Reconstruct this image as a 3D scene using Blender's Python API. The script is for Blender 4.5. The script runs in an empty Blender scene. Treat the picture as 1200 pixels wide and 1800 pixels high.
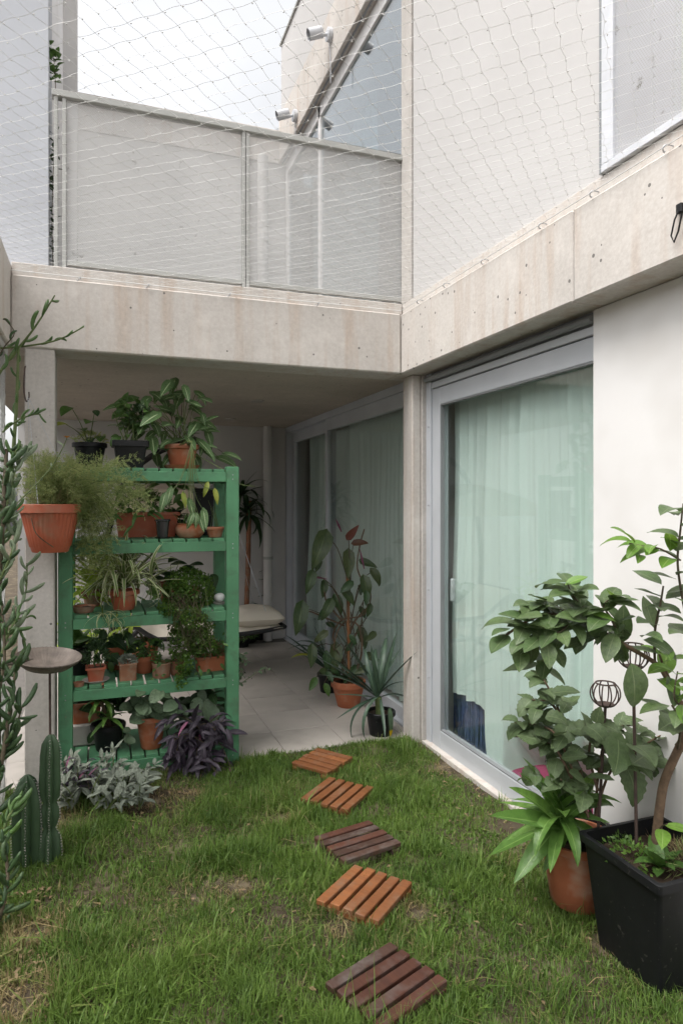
import bpy, math, random
import numpy as np
from mathutils import Vector, Matrix
random.seed(7)
RNG = np.random.default_rng(11)
SC = bpy.context.scene
COL = SC.collection
PI = math.pi
R = math.radians

# ------------------------------------------------------------------ camera, sky, sun, exposure
CAM_H, YAW, FPX, HOR = 1.55, R(19.9), 1180.0, 880.0
cd = bpy.data.cameras.new('camera'); cam = bpy.data.objects.new('camera', cd); COL.objects.link(cam)
cam.location = (0, 0, CAM_H); cam.rotation_euler = (R(90), 0, -YAW)
cd.sensor_fit = 'VERTICAL'; cd.sensor_height = 36.0; cd.lens = FPX / 1800 * 36
cd.shift_y = -(900 - HOR) / 1800
cd.clip_start = 0.05; cd.clip_end = 500
SC.camera = cam
SC.render.resolution_x, SC.render.resolution_y = 682, 1024

SUN_EL, SUN_AZ = R(62), R(-105)            # azimuth measured from +Y towards +X
w = bpy.data.worlds.new('World'); SC.world = w; w.use_nodes = True
nt = w.node_tree; nt.nodes.clear()
wo = nt.nodes.new('ShaderNodeOutputWorld'); bg = nt.nodes.new('ShaderNodeBackground')
sky = nt.nodes.new('ShaderNodeTexSky'); sky.sky_type = 'NISHITA'; sky.sun_disc = False
sky.sun_elevation = SUN_EL; sky.sun_rotation = SUN_AZ
sky.air_density = 1.0; sky.dust_density = 4.0; sky.ozone_density = 1.0
hs = nt.nodes.new('ShaderNodeHueSaturation'); hs.inputs['Saturation'].default_value = 0.10
nt.links.new(sky.outputs[0], hs.inputs['Color'])
tcw = nt.nodes.new('ShaderNodeTexCoord'); cl = nt.nodes.new('ShaderNodeTexNoise'); cl.inputs['Scale'].default_value = 3.2; cl.inputs['Detail'].default_value = 5; cl.inputs['Roughness'].default_value = 0.5
mrw = nt.nodes.new('ShaderNodeMapRange'); mrw.inputs[1].default_value = 0.32; mrw.inputs[2].default_value = 0.68; mrw.inputs[3].default_value = 0.80; mrw.inputs[4].default_value = 1.02   # soft overcast cloud tone
vmw = nt.nodes.new('ShaderNodeVectorMath'); vmw.operation = 'SCALE'
nt.links.new(tcw.outputs['Generated'], cl.inputs['Vector']); nt.links.new(cl.outputs['Fac'], mrw.inputs[0]); nt.links.new(mrw.outputs[0], vmw.inputs['Scale'])
nt.links.new(hs.outputs[0], vmw.inputs[0]); nt.links.new(vmw.outputs[0], bg.inputs[0])
nt.links.new(bg.outputs[0], wo.inputs[0]); bg.inputs[1].default_value = 0.143
sl = bpy.data.lights.new('sun', 'SUN'); so = bpy.data.objects.new('sun', sl); COL.objects.link(so)
sl.energy = 0.85; sl.angle = R(40); sl.color = (1.0, 0.95, 0.88)
sd = Vector((math.sin(SUN_AZ) * math.cos(SUN_EL), math.cos(SUN_AZ) * math.cos(SUN_EL), math.sin(SUN_EL)))
so.rotation_euler = (-sd).to_track_quat('-Z', 'Y').to_euler(); so.location = sd * 20
SC.view_settings.view_transform = 'Standard'; SC.view_settings.look = 'None'
SC.view_settings.gamma = 1.0; SC.view_settings.exposure = 1.38
SC.render.engine = 'CYCLES'
SC.cycles.max_bounces = 7; SC.cycles.transparent_max_bounces = 16; SC.cycles.diffuse_bounces = 3; SC.cycles.glossy_bounces = 3
SC.cycles.use_denoising = True; SC.cycles.use_adaptive_sampling = True; SC.cycles.adaptive_threshold = 0.02

# ------------------------------------------------------------------ measuring helpers (photo measurements -> metres)
FW = Vector((math.sin(YAW), math.cos(YAW), 0)); RT = Vector((math.cos(YAW), -math.sin(YAW), 0))
def ray(px, py): return FW + RT * ((px - 600) / FPX) + Vector((0, 0, (HOR - py) / FPX))
O0 = Vector((0, 0, CAM_H))
def D(px, py, d): return O0 + ray(px, py) * d
def PY(px, py, Y): r = ray(px, py); return O0 + r * (Y / r.y)
def PX(px, py, X): r = ray(px, py); return O0 + r * (X / r.x)
def G(px, py, z=0.0): r = ray(px, py); return O0 + r * ((z - CAM_H) / r.z)

# ------------------------------------------------------------------ mesh builder
class MB:
    def __init__(s): s.v = []; s.f = []; s.uv = []
    def add(s, vs, fs, uvs=None):
        b = len(s.v); s.v += [tuple(p) for p in vs]; s.f += [tuple(i + b for i in f) for f in fs]
        s.uv += list(uvs) if uvs else [(0.5, 0.5)] * len(vs)
    def box(s, x0, x1, y0, y1, z0, z1, c=0.0, M=None):
        if c <= 0:
            vs = [(x, y, z) for z in (z0, z1) for y in (y0, y1) for x in (x0, x1)]
            fs = [(0, 2, 3, 1), (4, 5, 7, 6), (0, 1, 5, 4), (2, 6, 7, 3), (0, 4, 6, 2), (1, 3, 7, 5)]
        else:
            vs = []; idx = {}
            X, Y, Z = (x0, x1), (y0, y1), (z0, z1)
            for i in (0, 1):
                for j in (0, 1):
                    for k in (0, 1):
                        ix, iy, iz = X[i] + (c if i == 0 else -c), Y[j] + (c if j == 0 else -c), Z[k] + (c if k == 0 else -c)
                        for a, p in enumerate(((X[i], iy, iz), (ix, Y[j], iz), (ix, iy, Z[k]))):
                            idx[(i, j, k, a)] = len(vs); vs.append(p)
            fs = []
            q = lambda *k: fs.append(tuple(idx[t] for t in k))
            for i in (0, 1):
                q((i,0,0,0),(i,1,0,0),(i,1,1,0),(i,0,1,0)) if i else q((i,0,0,0),(i,0,1,0),(i,1,1,0),(i,1,0,0))
                q((0,i,0,1),(0,i,1,1),(1,i,1,1),(1,i,0,1)) if i else q((0,i,0,1),(1,i,0,1),(1,i,1,1),(0,i,1,1))
                q((0,0,i,2),(1,0,i,2),(1,1,i,2),(0,1,i,2)) if i else q((0,0,i,2),(0,1,i,2),(1,1,i,2),(1,0,i,2))
            for i in (0, 1):
                for j in (0, 1):
                    e = [((i,j,0,0),(i,j,0,1),(i,j,1,1),(i,j,1,0)), ((i,0,j,0),(i,0,j,2),(i,1,j,2),(i,1,j,0)), ((0,i,j,1),(0,i,j,2),(1,i,j,2),(1,i,j,1))]
                    for n, t in enumerate(e):
                        par = (i + j + (1 if n == 1 else 0)) % 2
                        q(*(t if par == 0 else t[::-1]))
                    for k in (0, 1):
                        t = ((i,j,k,0),(i,j,k,1),(i,j,k,2)); q(*(t if (i + j + k) % 2 else t[::-1]))
        if M is not None: vs = [M @ Vector(p) for p in vs]
        s.add(vs, fs)
    def tube(s, path, rad, n=6, cap=True):
        P = [Vector(p) for p in path]; m = len(P)
        rr = rad if isinstance(rad, (list, tuple)) else [rad] * m
        t0 = (P[1] - P[0]).normalized()
        nrm = t0.orthogonal().normalized(); vs = []; fs = []; uv = []
        for i in range(m):
            t = (P[min(i + 1, m - 1)] - P[max(i - 1, 0)]).normalized()
            nrm = (nrm - t * nrm.dot(t))
            nrm = nrm.normalized() if nrm.length > 1e-6 else t.orthogonal().normalized()
            b = t.cross(nrm)
            for k in range(n):
                a = 2 * PI * k / n
                vs.append(P[i] + (nrm * math.cos(a) + b * math.sin(a)) * rr[i]); uv.append((k / n, i / max(1, m - 1)))
        for i in range(m - 1):
            for k in range(n):
                k2 = (k + 1) % n
                fs.append((i * n + k, i * n + k2, (i + 1) * n + k2, (i + 1) * n + k))
        if cap and n > 2:
            fs.append(tuple(range(n))[::-1]); fs.append(tuple((m - 1) * n + k for k in range(n)))
        s.add(vs, fs, uv)
    def lathe(s, c, prof, n=28, ribs=0, ribamp=0.0, ribz=(0, 0), sq=None):
        c = Vector(c); vs = []; fs = []
        for (r, z) in prof:
            for k in range(n):
                a = 2 * PI * k / n; q = r
                if ribs and ribz[0] <= z <= ribz[1]: q = r + ribamp * (0.5 + 0.5 * math.cos(ribs * a)) 
                x, y = math.cos(a) * q, math.sin(a) * q
                vs.append(c + Vector((x, y, z)))
        for i in range(len(prof) - 1):
            for k in range(n):
                k2 = (k + 1) % n
                fs.append((i * n + k, i * n + k2, (i + 1) * n + k2, (i + 1) * n + k))
        s.add(vs, fs)
    def grid(s, fn, nu, nv):
        vs = [fn(i / nu, j / nv) for j in range(nv + 1) for i in range(nu + 1)]
        uv = [(i / nu, j / nv) for j in range(nv + 1) for i in range(nu + 1)]
        fs = [(j * (nu + 1) + i, j * (nu + 1) + i + 1, (j + 1) * (nu + 1) + i + 1, (j + 1) * (nu + 1) + i) for j in range(nv) for i in range(nu)]
        s.add(vs, fs, uv)
    def mesh(s, name, mat, smooth=0.6, off=None):
        me = bpy.data.meshes.new(name)
        vs = s.v if off is None else [(p[0] - off[0], p[1] - off[1], p[2] - off[2]) for p in s.v]
        me.from_pydata(vs, [], s.f)
        ul = me.uv_layers.new(name='UVMap')
        li = np.empty(len(me.loops), dtype=np.int32); me.loops.foreach_get('vertex_index', li)
        ul.data.foreach_set('uv', np.array(s.uv, dtype=np.float32)[li].ravel())
        if smooth:
            me.polygons.foreach_set('use_smooth', [True] * len(me.polygons)); me.set_sharp_from_angle(angle=smooth)
        if mat is not None: me.materials.append(mat)
        me.update(); return me
    def build(s, name, mat, parent=None, smooth=0.6, local=False):
        me = s.mesh(name, mat, smooth, None if local or parent is None else wl(parent))
        return link(name, me, parent)
def wl(o):
    p = Vector((0, 0, 0))
    while o is not None: p = p + o.location; o = o.parent
    return p
def link(name, data, parent=None):
    o = bpy.data.objects.new(name, data); COL.objects.link(o)
    if parent is not None: o.parent = parent
    return o
def tag(o, label=None, cat=None, group=None, kind=None):
    if label: o['label'] = label
    if cat: o['category'] = cat
    if group: o['group'] = group
    if kind: o['kind'] = kind
    return o
def thing(name, label, cat, loc=(0, 0, 0), group=None, rz=0):
    o = link(name, None); o.location = loc; o.rotation_euler = (0, 0, rz); o.empty_display_size = 0.05
    return tag(o, label, cat, group)
def boxpart(name, mat, parent, *b, c=0.0):
    m = MB(); m.box(*b, c=c); return m.build(name, mat, parent)

# ------------------------------------------------------------------ materials
def newmat(name):
    m = bpy.data.materials.new(name); m.use_nodes = True; t = m.node_tree
    p = t.nodes['Principled BSDF']; return m, t, p
def N(t, typ, **kw):
    n = t.nodes.new(typ)
    for k, v in kw.items():
        if k.startswith('i_'):
            key = k[2:].replace('_', ' '); n.inputs[key].default_value = v
        else: setattr(n, k, v)
    return n
def c4(c): return (c[0], c[1], c[2], 1)
def ramp(t, src, p0, p1, a=(0, 0, 0), b=(1, 1, 1)):
    r = t.nodes.new('ShaderNodeValToRGB'); e = r.color_ramp.elements
    e[0].position = p0; e[0].color = c4(a); e[1].position = p1; e[1].color = c4(b)
    t.links.new(src, r.inputs[0]); return r.outputs[0]
def mix(t, fac, a, b, mode='MIX'):
    m = t.nodes.new('ShaderNodeMix'); m.data_type = 'RGBA'; m.blend_type = mode
    for sock, v in ((m.inputs[0], fac), (m.inputs[6], a), (m.inputs[7], b)):
        if isinstance(v, (int, float)): sock.default_value = v
        elif isinstance(v, tuple): sock.default_value = c4(v)
        else: t.links.new(v, sock)
    return m.outputs[2]
def coords(t, scale=(1, 1, 1), rnd=True):
    tc = t.nodes.new('ShaderNodeTexCoord'); mp = t.nodes.new('ShaderNodeMapping')
    t.links.new(tc.outputs['Object'], mp.inputs[0]); mp.inputs['Scale'].default_value = scale
    if rnd:
        oi = t.nodes.new('ShaderNodeObjectInfo'); ml = N(t, 'ShaderNodeMath', operation='MULTIPLY'); ml.inputs[1].default_value = 37.0
        t.links.new(oi.outputs['Random'], ml.inputs[0]); t.links.new(ml.outputs[0], mp.inputs['Location'])
    return mp.outputs[0]
def noise(t, vec, scale, detail=4, rough=0.55, dist=0.0):
    n = N(t, 'ShaderNodeTexNoise'); n.inputs['Scale'].default_value = scale; n.inputs['Detail'].default_value = min(detail, 3)
    n.inputs['Roughness'].default_value = rough; n.inputs['Distortion'].default_value = dist
    t.links.new(vec, n.inputs['Vector']); return n.outputs['Fac']
def bump(t, p, h, strength=0.3, dist=0.01):
    b = N(t, 'ShaderNodeBump'); b.inputs['Strength'].default_value = strength; b.inputs['Distance'].default_value = dist
    t.links.new(h, b.inputs['Height']); t.links.new(b.outputs[0], p.inputs['Normal'])
def surf(name, c1, c2=None, rough=0.7, scale=6.0, bscale=60.0, bstr=0.15, spec=0.4, metal=0.0, dirt=None, dscale=3.0, dt=(0.50, 0.72)):
    m, t, p = newmat(name); v = coords(t)
    c2 = c2 or tuple(x * 0.85 for x in c1)
    n0 = noise(t, v, scale, 6); col = mix(t, ramp(t, n0, 0.35, 0.68), c1, c2)
    if dirt: col = mix(t, ramp(t, noise(t, v, dscale, 8, 0.7), *dt), col, dirt)
    t.links.new(col, p.inputs['Base Color'])
    rr = N(t, 'ShaderNodeMapRange'); rr.inputs[3].default_value = max(0, rough - 0.1); rr.inputs[4].default_value = min(1, rough + 0.12)
    t.links.new(n0, rr.inputs[0]); t.links.new(rr.outputs[0], p.inputs['Roughness'])
    p.inputs['Metallic'].default_value = metal; p.inputs['Specular IOR Level'].default_value = spec
    if bstr: bump(t, p, noise(t, v, bscale, 5), bstr, 0.004)
    return m
def concrete(name, base, dark, stain, pits=True, streak=0.55):
    m, t, p = newmat(name); v = coords(t, rnd=False)
    big = ramp(t, noise(t, v, 1.6, 8, 0.6), 0.35, 0.7)
    col = mix(t, big, base, dark)
    vs = coords(t, (9, 9, 0.7), rnd=False)
    stk = ramp(t, noise(t, vs, 1.3, 6, 0.65), 0.49, 0.70)
    ms = N(t, 'ShaderNodeMath', operation='MULTIPLY'); ms.inputs[1].default_value = streak
    t.links.new(stk, ms.inputs[0]); col = mix(t, ms.outputs[0], col, stain)
    fine = ramp(t, noise(t, v, 55, 6, 0.7), 0.3, 0.75)
    col = mix(t, 0.10, col, fine, 'OVERLAY')
    # pale efflorescence blotches
    bl = ramp(t, noise(t, v, 4.0, 7, 0.7), 0.56, 0.7)
    mb = N(t, 'ShaderNodeMath', operation='MULTIPLY'); mb.inputs[1].default_value = 0.35
    t.links.new(bl, mb.inputs[0]); col = mix(t, mb.outputs[0], col, tuple(min(0.85, x * 1.18) for x in base))
    h = noise(t, v, 30, 6, 0.6)
    if pits:
        vo = N(t, 'ShaderNodeTexVoronoi'); vo.inputs['Scale'].default_value = 17.0; vo.inputs['Randomness'].default_value = 1.0
        t.links.new(v, vo.inputs['Vector'])
        rs = N(t, 'ShaderNodeSeparateColor'); t.links.new(vo.outputs['Color'], rs.inputs[0])
        th = N(t, 'ShaderNodeMath', operation='MULTIPLY'); th.inputs[1].default_value = 0.11; t.links.new(rs.outputs[0], th.inputs[0])
        sel = N(t, 'ShaderNodeMath', operation='POWER'); sel.inputs[1].default_value = 3.0; t.links.new(th.outputs[0], sel.inputs[0])
        sc_ = N(t, 'ShaderNodeMath', operation='MULTIPLY'); sc_.inputs[1].default_value = 105.0; t.links.new(sel.outputs[0], sc_.inputs[0])
        lt = N(t, 'ShaderNodeMath', operation='LESS_THAN'); t.links.new(vo.outputs['Distance'], lt.inputs[0]); t.links.new(sc_.outputs[0], lt.inputs[1])
        col = mix(t, lt.outputs[0], col, tuple(x * 0.35 for x in dark))
        hm = N(t, 'ShaderNodeMath', operation='SUBTRACT'); t.links.new(h, hm.inputs[0]); t.links.new(lt.outputs[0], hm.inputs[1]); h = hm.outputs[0]
    t.links.new(col, p.inputs['Base Color']); p.inputs['Roughness'].default_value = 0.82; p.inputs['Specular IOR Level'].default_value = 0.3
    bump(t, p, h, 0.25, 0.006); return m
def leafmat(name, c1, c2, rough=0.42, rib=None, ribw=0.05, trans=0.22, margin=None, veins=0.0, dust=0.0, tipcol=None):
    m, t, p = newmat(name)
    oi = N(t, 'ShaderNodeObjectInfo'); ge = N(t, 'ShaderNodeNewGeometry')
    ad = N(t, 'ShaderNodeMath', operation='ADD'); t.links.new(oi.outputs['Random'], ad.inputs[0]); t.links.new(ge.outputs['Random Per Island'], ad.inputs[1])
    fr = N(t, 'ShaderNodeMath', operation='FRACT'); t.links.new(ad.outputs[0], fr.inputs[0])
    col = mix(t, fr.outputs[0], c1, c2)
    uv = N(t, 'ShaderNodeUVMap'); sp = N(t, 'ShaderNodeSeparateXYZ'); t.links.new(uv.outputs[0], sp.inputs[0])
    su = N(t, 'ShaderNodeMath', operation='SUBTRACT'); su.inputs[1].default_value = 0.5; t.links.new(sp.outputs[0], su.inputs[0])
    ab = N(t, 'ShaderNodeMath', operation='ABSOLUTE'); t.links.new(su.outputs[0], ab.inputs[0])
    v = coords(t)
    nz = noise(t, v, 9.0, 4)
    col = mix(t, ramp(t, nz, 0.35, 0.75), col, tuple(x * 0.72 for x in c1))
    if veins > 0:
        mm = N(t, 'ShaderNodeMath', operation='MULTIPLY_ADD'); t.links.new(ab.outputs[0], mm.inputs[0]); mm.inputs[1].default_value = -1.1; t.links.new(sp.outputs[1], mm.inputs[2])
        m2 = N(t, 'ShaderNodeMath', operation='MULTIPLY'); m2.inputs[1].default_value = 8.0; t.links.new(mm.outputs[0], m2.inputs[0])
        f2 = N(t, 'ShaderNodeMath', operation='FRACT'); t.links.new(m2.outputs[0], f2.inputs[0])
        l2 = N(t, 'ShaderNodeMath', operation='LESS_THAN'); l2.inputs[1].default_value = 0.12; t.links.new(f2.outputs[0], l2.inputs[0])
        m3 = N(t, 'ShaderNodeMath', operation='MULTIPLY'); m3.inputs[1].default_value = veins; t.links.new(l2.outputs[0], m3.inputs[0])
        col = mix(t, m3.outputs[0], col, rib or c2)
    if rib:
        lt = N(t, 'ShaderNodeMath', operation='LESS_THAN'); lt.inputs[1].default_value = ribw; t.links.new(ab.outputs[0], lt.inputs[0])
        col = mix(t, lt.outputs[0], col, rib)
    if margin:
        gt = N(t, 'ShaderNodeMath', operation='GREATER_THAN'); gt.inputs[1].default_value = 0.3; t.links.new(ab.outputs[0], gt.inputs[0])
        col = mix(t, gt.outputs[0], col, margin)
    if tipcol:
        col = mix(t, ramp(t, sp.outputs[1], 0.72, 0.8), col, tipcol)
    if dust > 0:
        dd = N(t, 'ShaderNodeMath', operation='MULTIPLY'); dd.inputs[1].default_value = dust
        t.links.new(ramp(t, noise(t, v, 3.0, 5), 0.35, 0.65), dd.inputs[0]); col = mix(t, dd.outputs[0], col, (0.20, 0.21, 0.17))
    t.links.new(col, p.inputs['Base Color'])
    p.inputs['Roughness'].default_value = rough; p.inputs['Specular IOR Level'].default_value = 0.45
    bump(t, p, noise(t, v, 22.0, 4), 0.22, 0.01)
    if trans > 0:
        tr = N(t, 'ShaderNodeBsdfTranslucent'); hsv = N(t, 'ShaderNodeHueSaturation'); hsv.inputs['Value'].default_value = 1.5; hsv.inputs['Hue'].default_value = 0.485
        t.links.new(col, hsv.inputs['Color']); t.links.new(hsv.outputs[0], tr.inputs['Color'])
        mx = N(t, 'ShaderNodeMixShader'); mx.inputs[0].default_value = trans
        out = t.nodes['Material Output']
        t.links.new(p.outputs[0], mx.inputs[1]); t.links.new(tr.outputs[0], mx.inputs[2]); t.links.new(mx.outputs[0], out.inputs['Surface'])
    return m
def glassmat(name, tint, boost=1.0):
    m, t, p = newmat(name); t.nodes.remove(p); out = t.nodes['Material Output']
    tr = N(t, 'ShaderNodeBsdfTransparent'); tr.inputs[0].default_value = c4(tint)
    gl = N(t, 'ShaderNodeBsdfGlossy'); gl.inputs['Roughness'].default_value = 0.012
    lw = N(t, 'ShaderNodeLayerWeight'); lw.inputs[0].default_value = 0.5
    pw = N(t, 'ShaderNodeMath', operation='POWER'); pw.inputs[1].default_value = 5.0; t.links.new(lw.outputs['Facing'], pw.inputs[0])
    mu = N(t, 'ShaderNodeMath', operation='MULTIPLY_ADD', use_clamp=True); mu.inputs[1].default_value = 0.9; mu.inputs[2].default_value = 0.04 * boost; t.links.new(pw.outputs[0], mu.inputs[0])
    # a little dust on the pane
    mx = N(t, 'ShaderNodeMixShader'); t.links.new(mu.outputs[0], mx.inputs[0]); t.links.new(tr.outputs[0], mx.inputs[1]); t.links.new(gl.outputs[0], mx.inputs[2])
    t.links.new(mx.outputs[0], out.inputs[0]); return m
def perfmat(name, col, axis, pitch=0.0085, hole=0.33):
    """perforated sheet: staggered round holes cut through painted metal"""
    m, t, p = newmat(name); out = t.nodes['Material Output']
    tc = N(t, 'ShaderNodeTexCoord'); sp = N(t, 'ShaderNodeSeparateXYZ'); t.links.new(tc.outputs['Object'], sp.inputs[0])
    def lattice(off):
        ds = []
        for a, k, o in ((axis, 1.0, off), (2, 1.0 / 1.732, off)):
            q = N(t, 'ShaderNodeMath', operation='MULTIPLY_ADD'); q.inputs[1].default_value = k / pitch; q.inputs[2].default_value = o; t.links.new(sp.outputs[a], q.inputs[0])
            f = N(t, 'ShaderNodeMath', operation='FRACT'); t.links.new(q.outputs[0], f.inputs[0])
            s = N(t, 'ShaderNodeMath', operation='SUBTRACT'); s.inputs[1].default_value = 0.5; t.links.new(f.outputs[0], s.inputs[0])
            u = N(t, 'ShaderNodeMath', operation='MULTIPLY'); u.inputs[1].default_value = 1.0 / k; t.links.new(s.outputs[0], u.inputs[0])
            e = N(t, 'ShaderNodeMath', operation='POWER'); e.inputs[1].default_value = 2.0
            ab = N(t, 'ShaderNodeMath', operation='ABSOLUTE'); t.links.new(u.outputs[0], ab.inputs[0]); t.links.new(ab.outputs[0], e.inputs[0])
            ds.append(e.outputs[0])
        s = N(t, 'ShaderNodeMath', operation='ADD'); t.links.new(ds[0], s.inputs[0]); t.links.new(ds[1], s.inputs[1])
        l = N(t, 'ShaderNodeMath', operation='LESS_THAN'); l.inputs[1].default_value = hole * hole; t.links.new(s.outputs[0], l.inputs[0])
        return l.outputs[0]
    a, b = lattice(0.0), lattice(0.5)
    mxm = N(t, 'ShaderNodeMath', operation='MAXIMUM'); t.links.new(a, mxm.inputs[0]); t.links.new(b, mxm.inputs[1])
    v = coords(t)
    cc = mix(t, ramp(t, noise(t, v, 2.2, 6), 0.4, 0.7), col, tuple(x * 0.86 for x in col))
    cc = mix(t, ramp(t, noise(t, v, 9, 8, 0.75), 0.66, 0.74), cc, (0.25, 0.24, 0.22))
    t.links.new(cc, p.inputs['Base Color']); p.inputs['Roughness'].default_value = 0.5
    tr = N(t, 'ShaderNodeBsdfTransparent'); mx = N(t, 'ShaderNodeMixShader')
    t.links.new(mxm.outputs[0], mx.inputs[0]); t.links.new(p.outputs[0], mx.inputs[1]); t.links.new(tr.outputs[0], mx.inputs[2])
    t.links.new(mx.outputs[0], out.inputs[0]); return m
def woodmat(name, c1, c2, axis_scale=(14, 1.2, 14), rough=0.6, grey=None):
    m, t, p = newmat(name); v = coords(t, axis_scale)
    oi = N(t, 'ShaderNodeObjectInfo')
    g = noise(t, v, 3.0, 8, 0.65, 0.6)
    col = mix(t, ramp(t, g, 0.3, 0.7), c1, c2)
    col = mix(t, ramp(t, oi.outputs['Random'], 0.0, 1.0, (0.0, 0, 0), (0.6, 0.6, 0.6)), col, tuple(x * 0.6 for x in c2))
    if grey:
        v2 = coords(t, (2, 2, 2)); col = mix(t, ramp(t, noise(t, v2, 5, 6, 0.7), 0.5, 0.7), col, grey)
    t.links.new(col, p.inputs['Base Color']); p.inputs['Roughness'].default_value = rough; p.inputs['Specular IOR Level'].default_value = 0.35
    bump(t, p, g, 0.35, 0.004); return m

M = {}
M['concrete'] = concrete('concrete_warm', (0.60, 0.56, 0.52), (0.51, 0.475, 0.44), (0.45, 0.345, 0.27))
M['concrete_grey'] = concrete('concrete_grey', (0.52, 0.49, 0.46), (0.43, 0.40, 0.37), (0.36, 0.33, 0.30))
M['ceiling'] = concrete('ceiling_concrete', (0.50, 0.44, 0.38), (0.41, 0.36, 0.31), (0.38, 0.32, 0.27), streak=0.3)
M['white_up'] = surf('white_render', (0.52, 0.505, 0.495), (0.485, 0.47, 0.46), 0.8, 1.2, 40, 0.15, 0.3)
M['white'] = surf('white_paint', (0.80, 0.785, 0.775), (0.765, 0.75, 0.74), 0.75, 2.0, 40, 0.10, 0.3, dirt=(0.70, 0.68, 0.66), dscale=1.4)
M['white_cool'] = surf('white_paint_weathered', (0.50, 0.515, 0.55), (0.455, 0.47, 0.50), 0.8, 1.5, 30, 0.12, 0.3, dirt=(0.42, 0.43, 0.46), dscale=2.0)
M['white_old'] = surf('white_paint_old', (0.62, 0.60, 0.58), (0.52, 0.51, 0.50), 0.8, 1.8, 30, 0.12, 0.3)
M['interior'] = surf('interior_paint', (0.55, 0.54, 0.52), None, 0.8, 2, 20, 0.0)
M['alu'] = surf('grey_aluminium', (0.52, 0.54, 0.57), (0.47, 0.49, 0.52), 0.42, 3, 120, 0.03, 0.5)
M['alu_dark'] = surf('dark_aluminium', (0.24, 0.25, 0.26), None, 0.45, 3, 120, 0.03, 0.5)
M['galv'] = surf('painted_steel', (0.41, 0.41, 0.39), (0.35, 0.35, 0.33), 0.5, 5, 90, 0.06, 0.5)
M['steel'] = surf('grey_steel', (0.45, 0.46, 0.48), None, 0.35, 8, 90, 0.03, 0.5, metal=0.6)
M['rust'] = surf('rusty_iron', (0.085, 0.055, 0.045), (0.05, 0.035, 0.03), 0.75, 30, 150, 0.3)
M['dish'] = surf('dish_metal', (0.20, 0.165, 0.14), (0.12, 0.10, 0.085), 0.6, 18, 120, 0.2, 0.4, metal=0.15)
M['tile'] = surf('floor_tile', (0.44, 0.40, 0.365), (0.40, 0.365, 0.33), 0.6, 3.5, 90, 0.08, 0.35, dirt=(0.33, 0.30, 0.27), dscale=2.4)
M['grout'] = surf('grout', (0.20, 0.185, 0.17), None, 0.9, 20, 100, 0.2)
M['soil'] = surf('soil', (0.085, 0.06, 0.042), (0.05, 0.036, 0.026), 0.95, 14, 60, 0.9, 0.15)
M['ground'] = surf('ground_soil', (0.085, 0.066, 0.045), (0.055, 0.043, 0.030), 0.95, 3, 60, 0.9, 0.15, dirt=(0.20, 0.165, 0.11), dscale=6)
M['terra'] = surf('terracotta', (0.40, 0.135, 0.065), (0.33, 0.105, 0.05), 0.78, 7, 80, 0.15, 0.3, dirt=(0.43, 0.27, 0.19), dscale=6)
M['terra_red'] = surf('terracotta_plastic', (0.43, 0.115, 0.06), (0.38, 0.10, 0.052), 0.5, 5, 80, 0.05, 0.4, dirt=(0.34, 0.17, 0.11), dscale=7)
M['terra_old'] = surf('terracotta_weathered', (0.34, 0.15, 0.085), (0.26, 0.12, 0.075), 0.85, 16, 90, 0.3, 0.25, dirt=(0.30, 0.23, 0.17), dscale=9)
M['black'] = surf('black_plastic', (0.008, 0.0085, 0.010), (0.006, 0.0065, 0.0075), 0.5, 6, 90, 0.06, 0.35, dirt=(0.05, 0.047, 0.042), dscale=42, dt=(0.63, 0.70))
M['black_gloss'] = surf('black_gloss', (0.03, 0.03, 0.032), None, 0.18, 6, 60, 0.0, 0.6)
M['green'] = surf('green_paint', (0.095, 0.265, 0.138), (0.076, 0.215, 0.112), 0.55, 4, 45, 0.2, 0.4, dirt=(0.075, 0.155, 0.085), dscale=9)
_t = M['green'].node_tree; _p = _t.nodes['Principled BSDF']; _src = _p.inputs['Base Color'].links[0].from_socket
_v = coords(_t, (3, 3, 1.0)); _chip = ramp(_t, noise(_t, _v, 26, 3, 0.8), 0.69, 0.72)
_t.links.new(mix(_t, _chip, _src, (0.20, 0.17, 0.11)), _p.inputs['Base Color'])      # chipped paint showing wood
M['wood_a'] = woodmat('deck_wood_orange', (0.32, 0.125, 0.045), (0.22, 0.080, 0.030), grey=(0.22, 0.12, 0.07))
M['wood_b'] = woodmat('deck_wood_dark', (0.095, 0.048, 0.033), (0.060, 0.032, 0.024), grey=(0.125, 0.100, 0.090))
M['wood_c'] = woodmat('deck_wood_red', (0.135, 0.052, 0.031), (0.080, 0.032, 0.022), grey=(0.105, 0.070, 0.060))
M['stake_wood'] = woodmat('stake_wood', (0.42, 0.20, 0.09), (0.33, 0.14, 0.06), (30, 30, 2))
M['bark'] = surf('bark', (0.17, 0.115, 0.075), (0.10, 0.07, 0.048), 0.9, 40, 120, 0.6, 0.2)
M['stem'] = surf('green_stem', (0.13, 0.17, 0.06), (0.09, 0.13, 0.045), 0.6, 30, 90, 0.1)
M['stem_brown'] = surf('brown_stem', (0.10, 0.08, 0.05), (0.07, 0.055, 0.035), 0.8, 30, 90, 0.2)
M['net'] = surf('net_cord', (0.80, 0.79, 0.77), None, 0.6, 20, 60, 0.0)
M['wire'] = surf('fence_wire', (0.34, 0.34, 0.33), None, 0.5, 20, 60, 0.0, 0.5, metal=0.5)
M['cushion'] = surf('cream_canvas', (0.80, 0.73, 0.63), (0.74, 0.67, 0.57), 0.9, 5, 160, 0.25, 0.2)
M['canopy'] = surf('canopy_canvas', (0.60, 0.50, 0.40), None, 0.9, 5, 160, 0.2, 0.2)
M['frame_black'] = surf('black_tube', (0.03, 0.03, 0.032), None, 0.45, 6, 60, 0.0)
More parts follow.
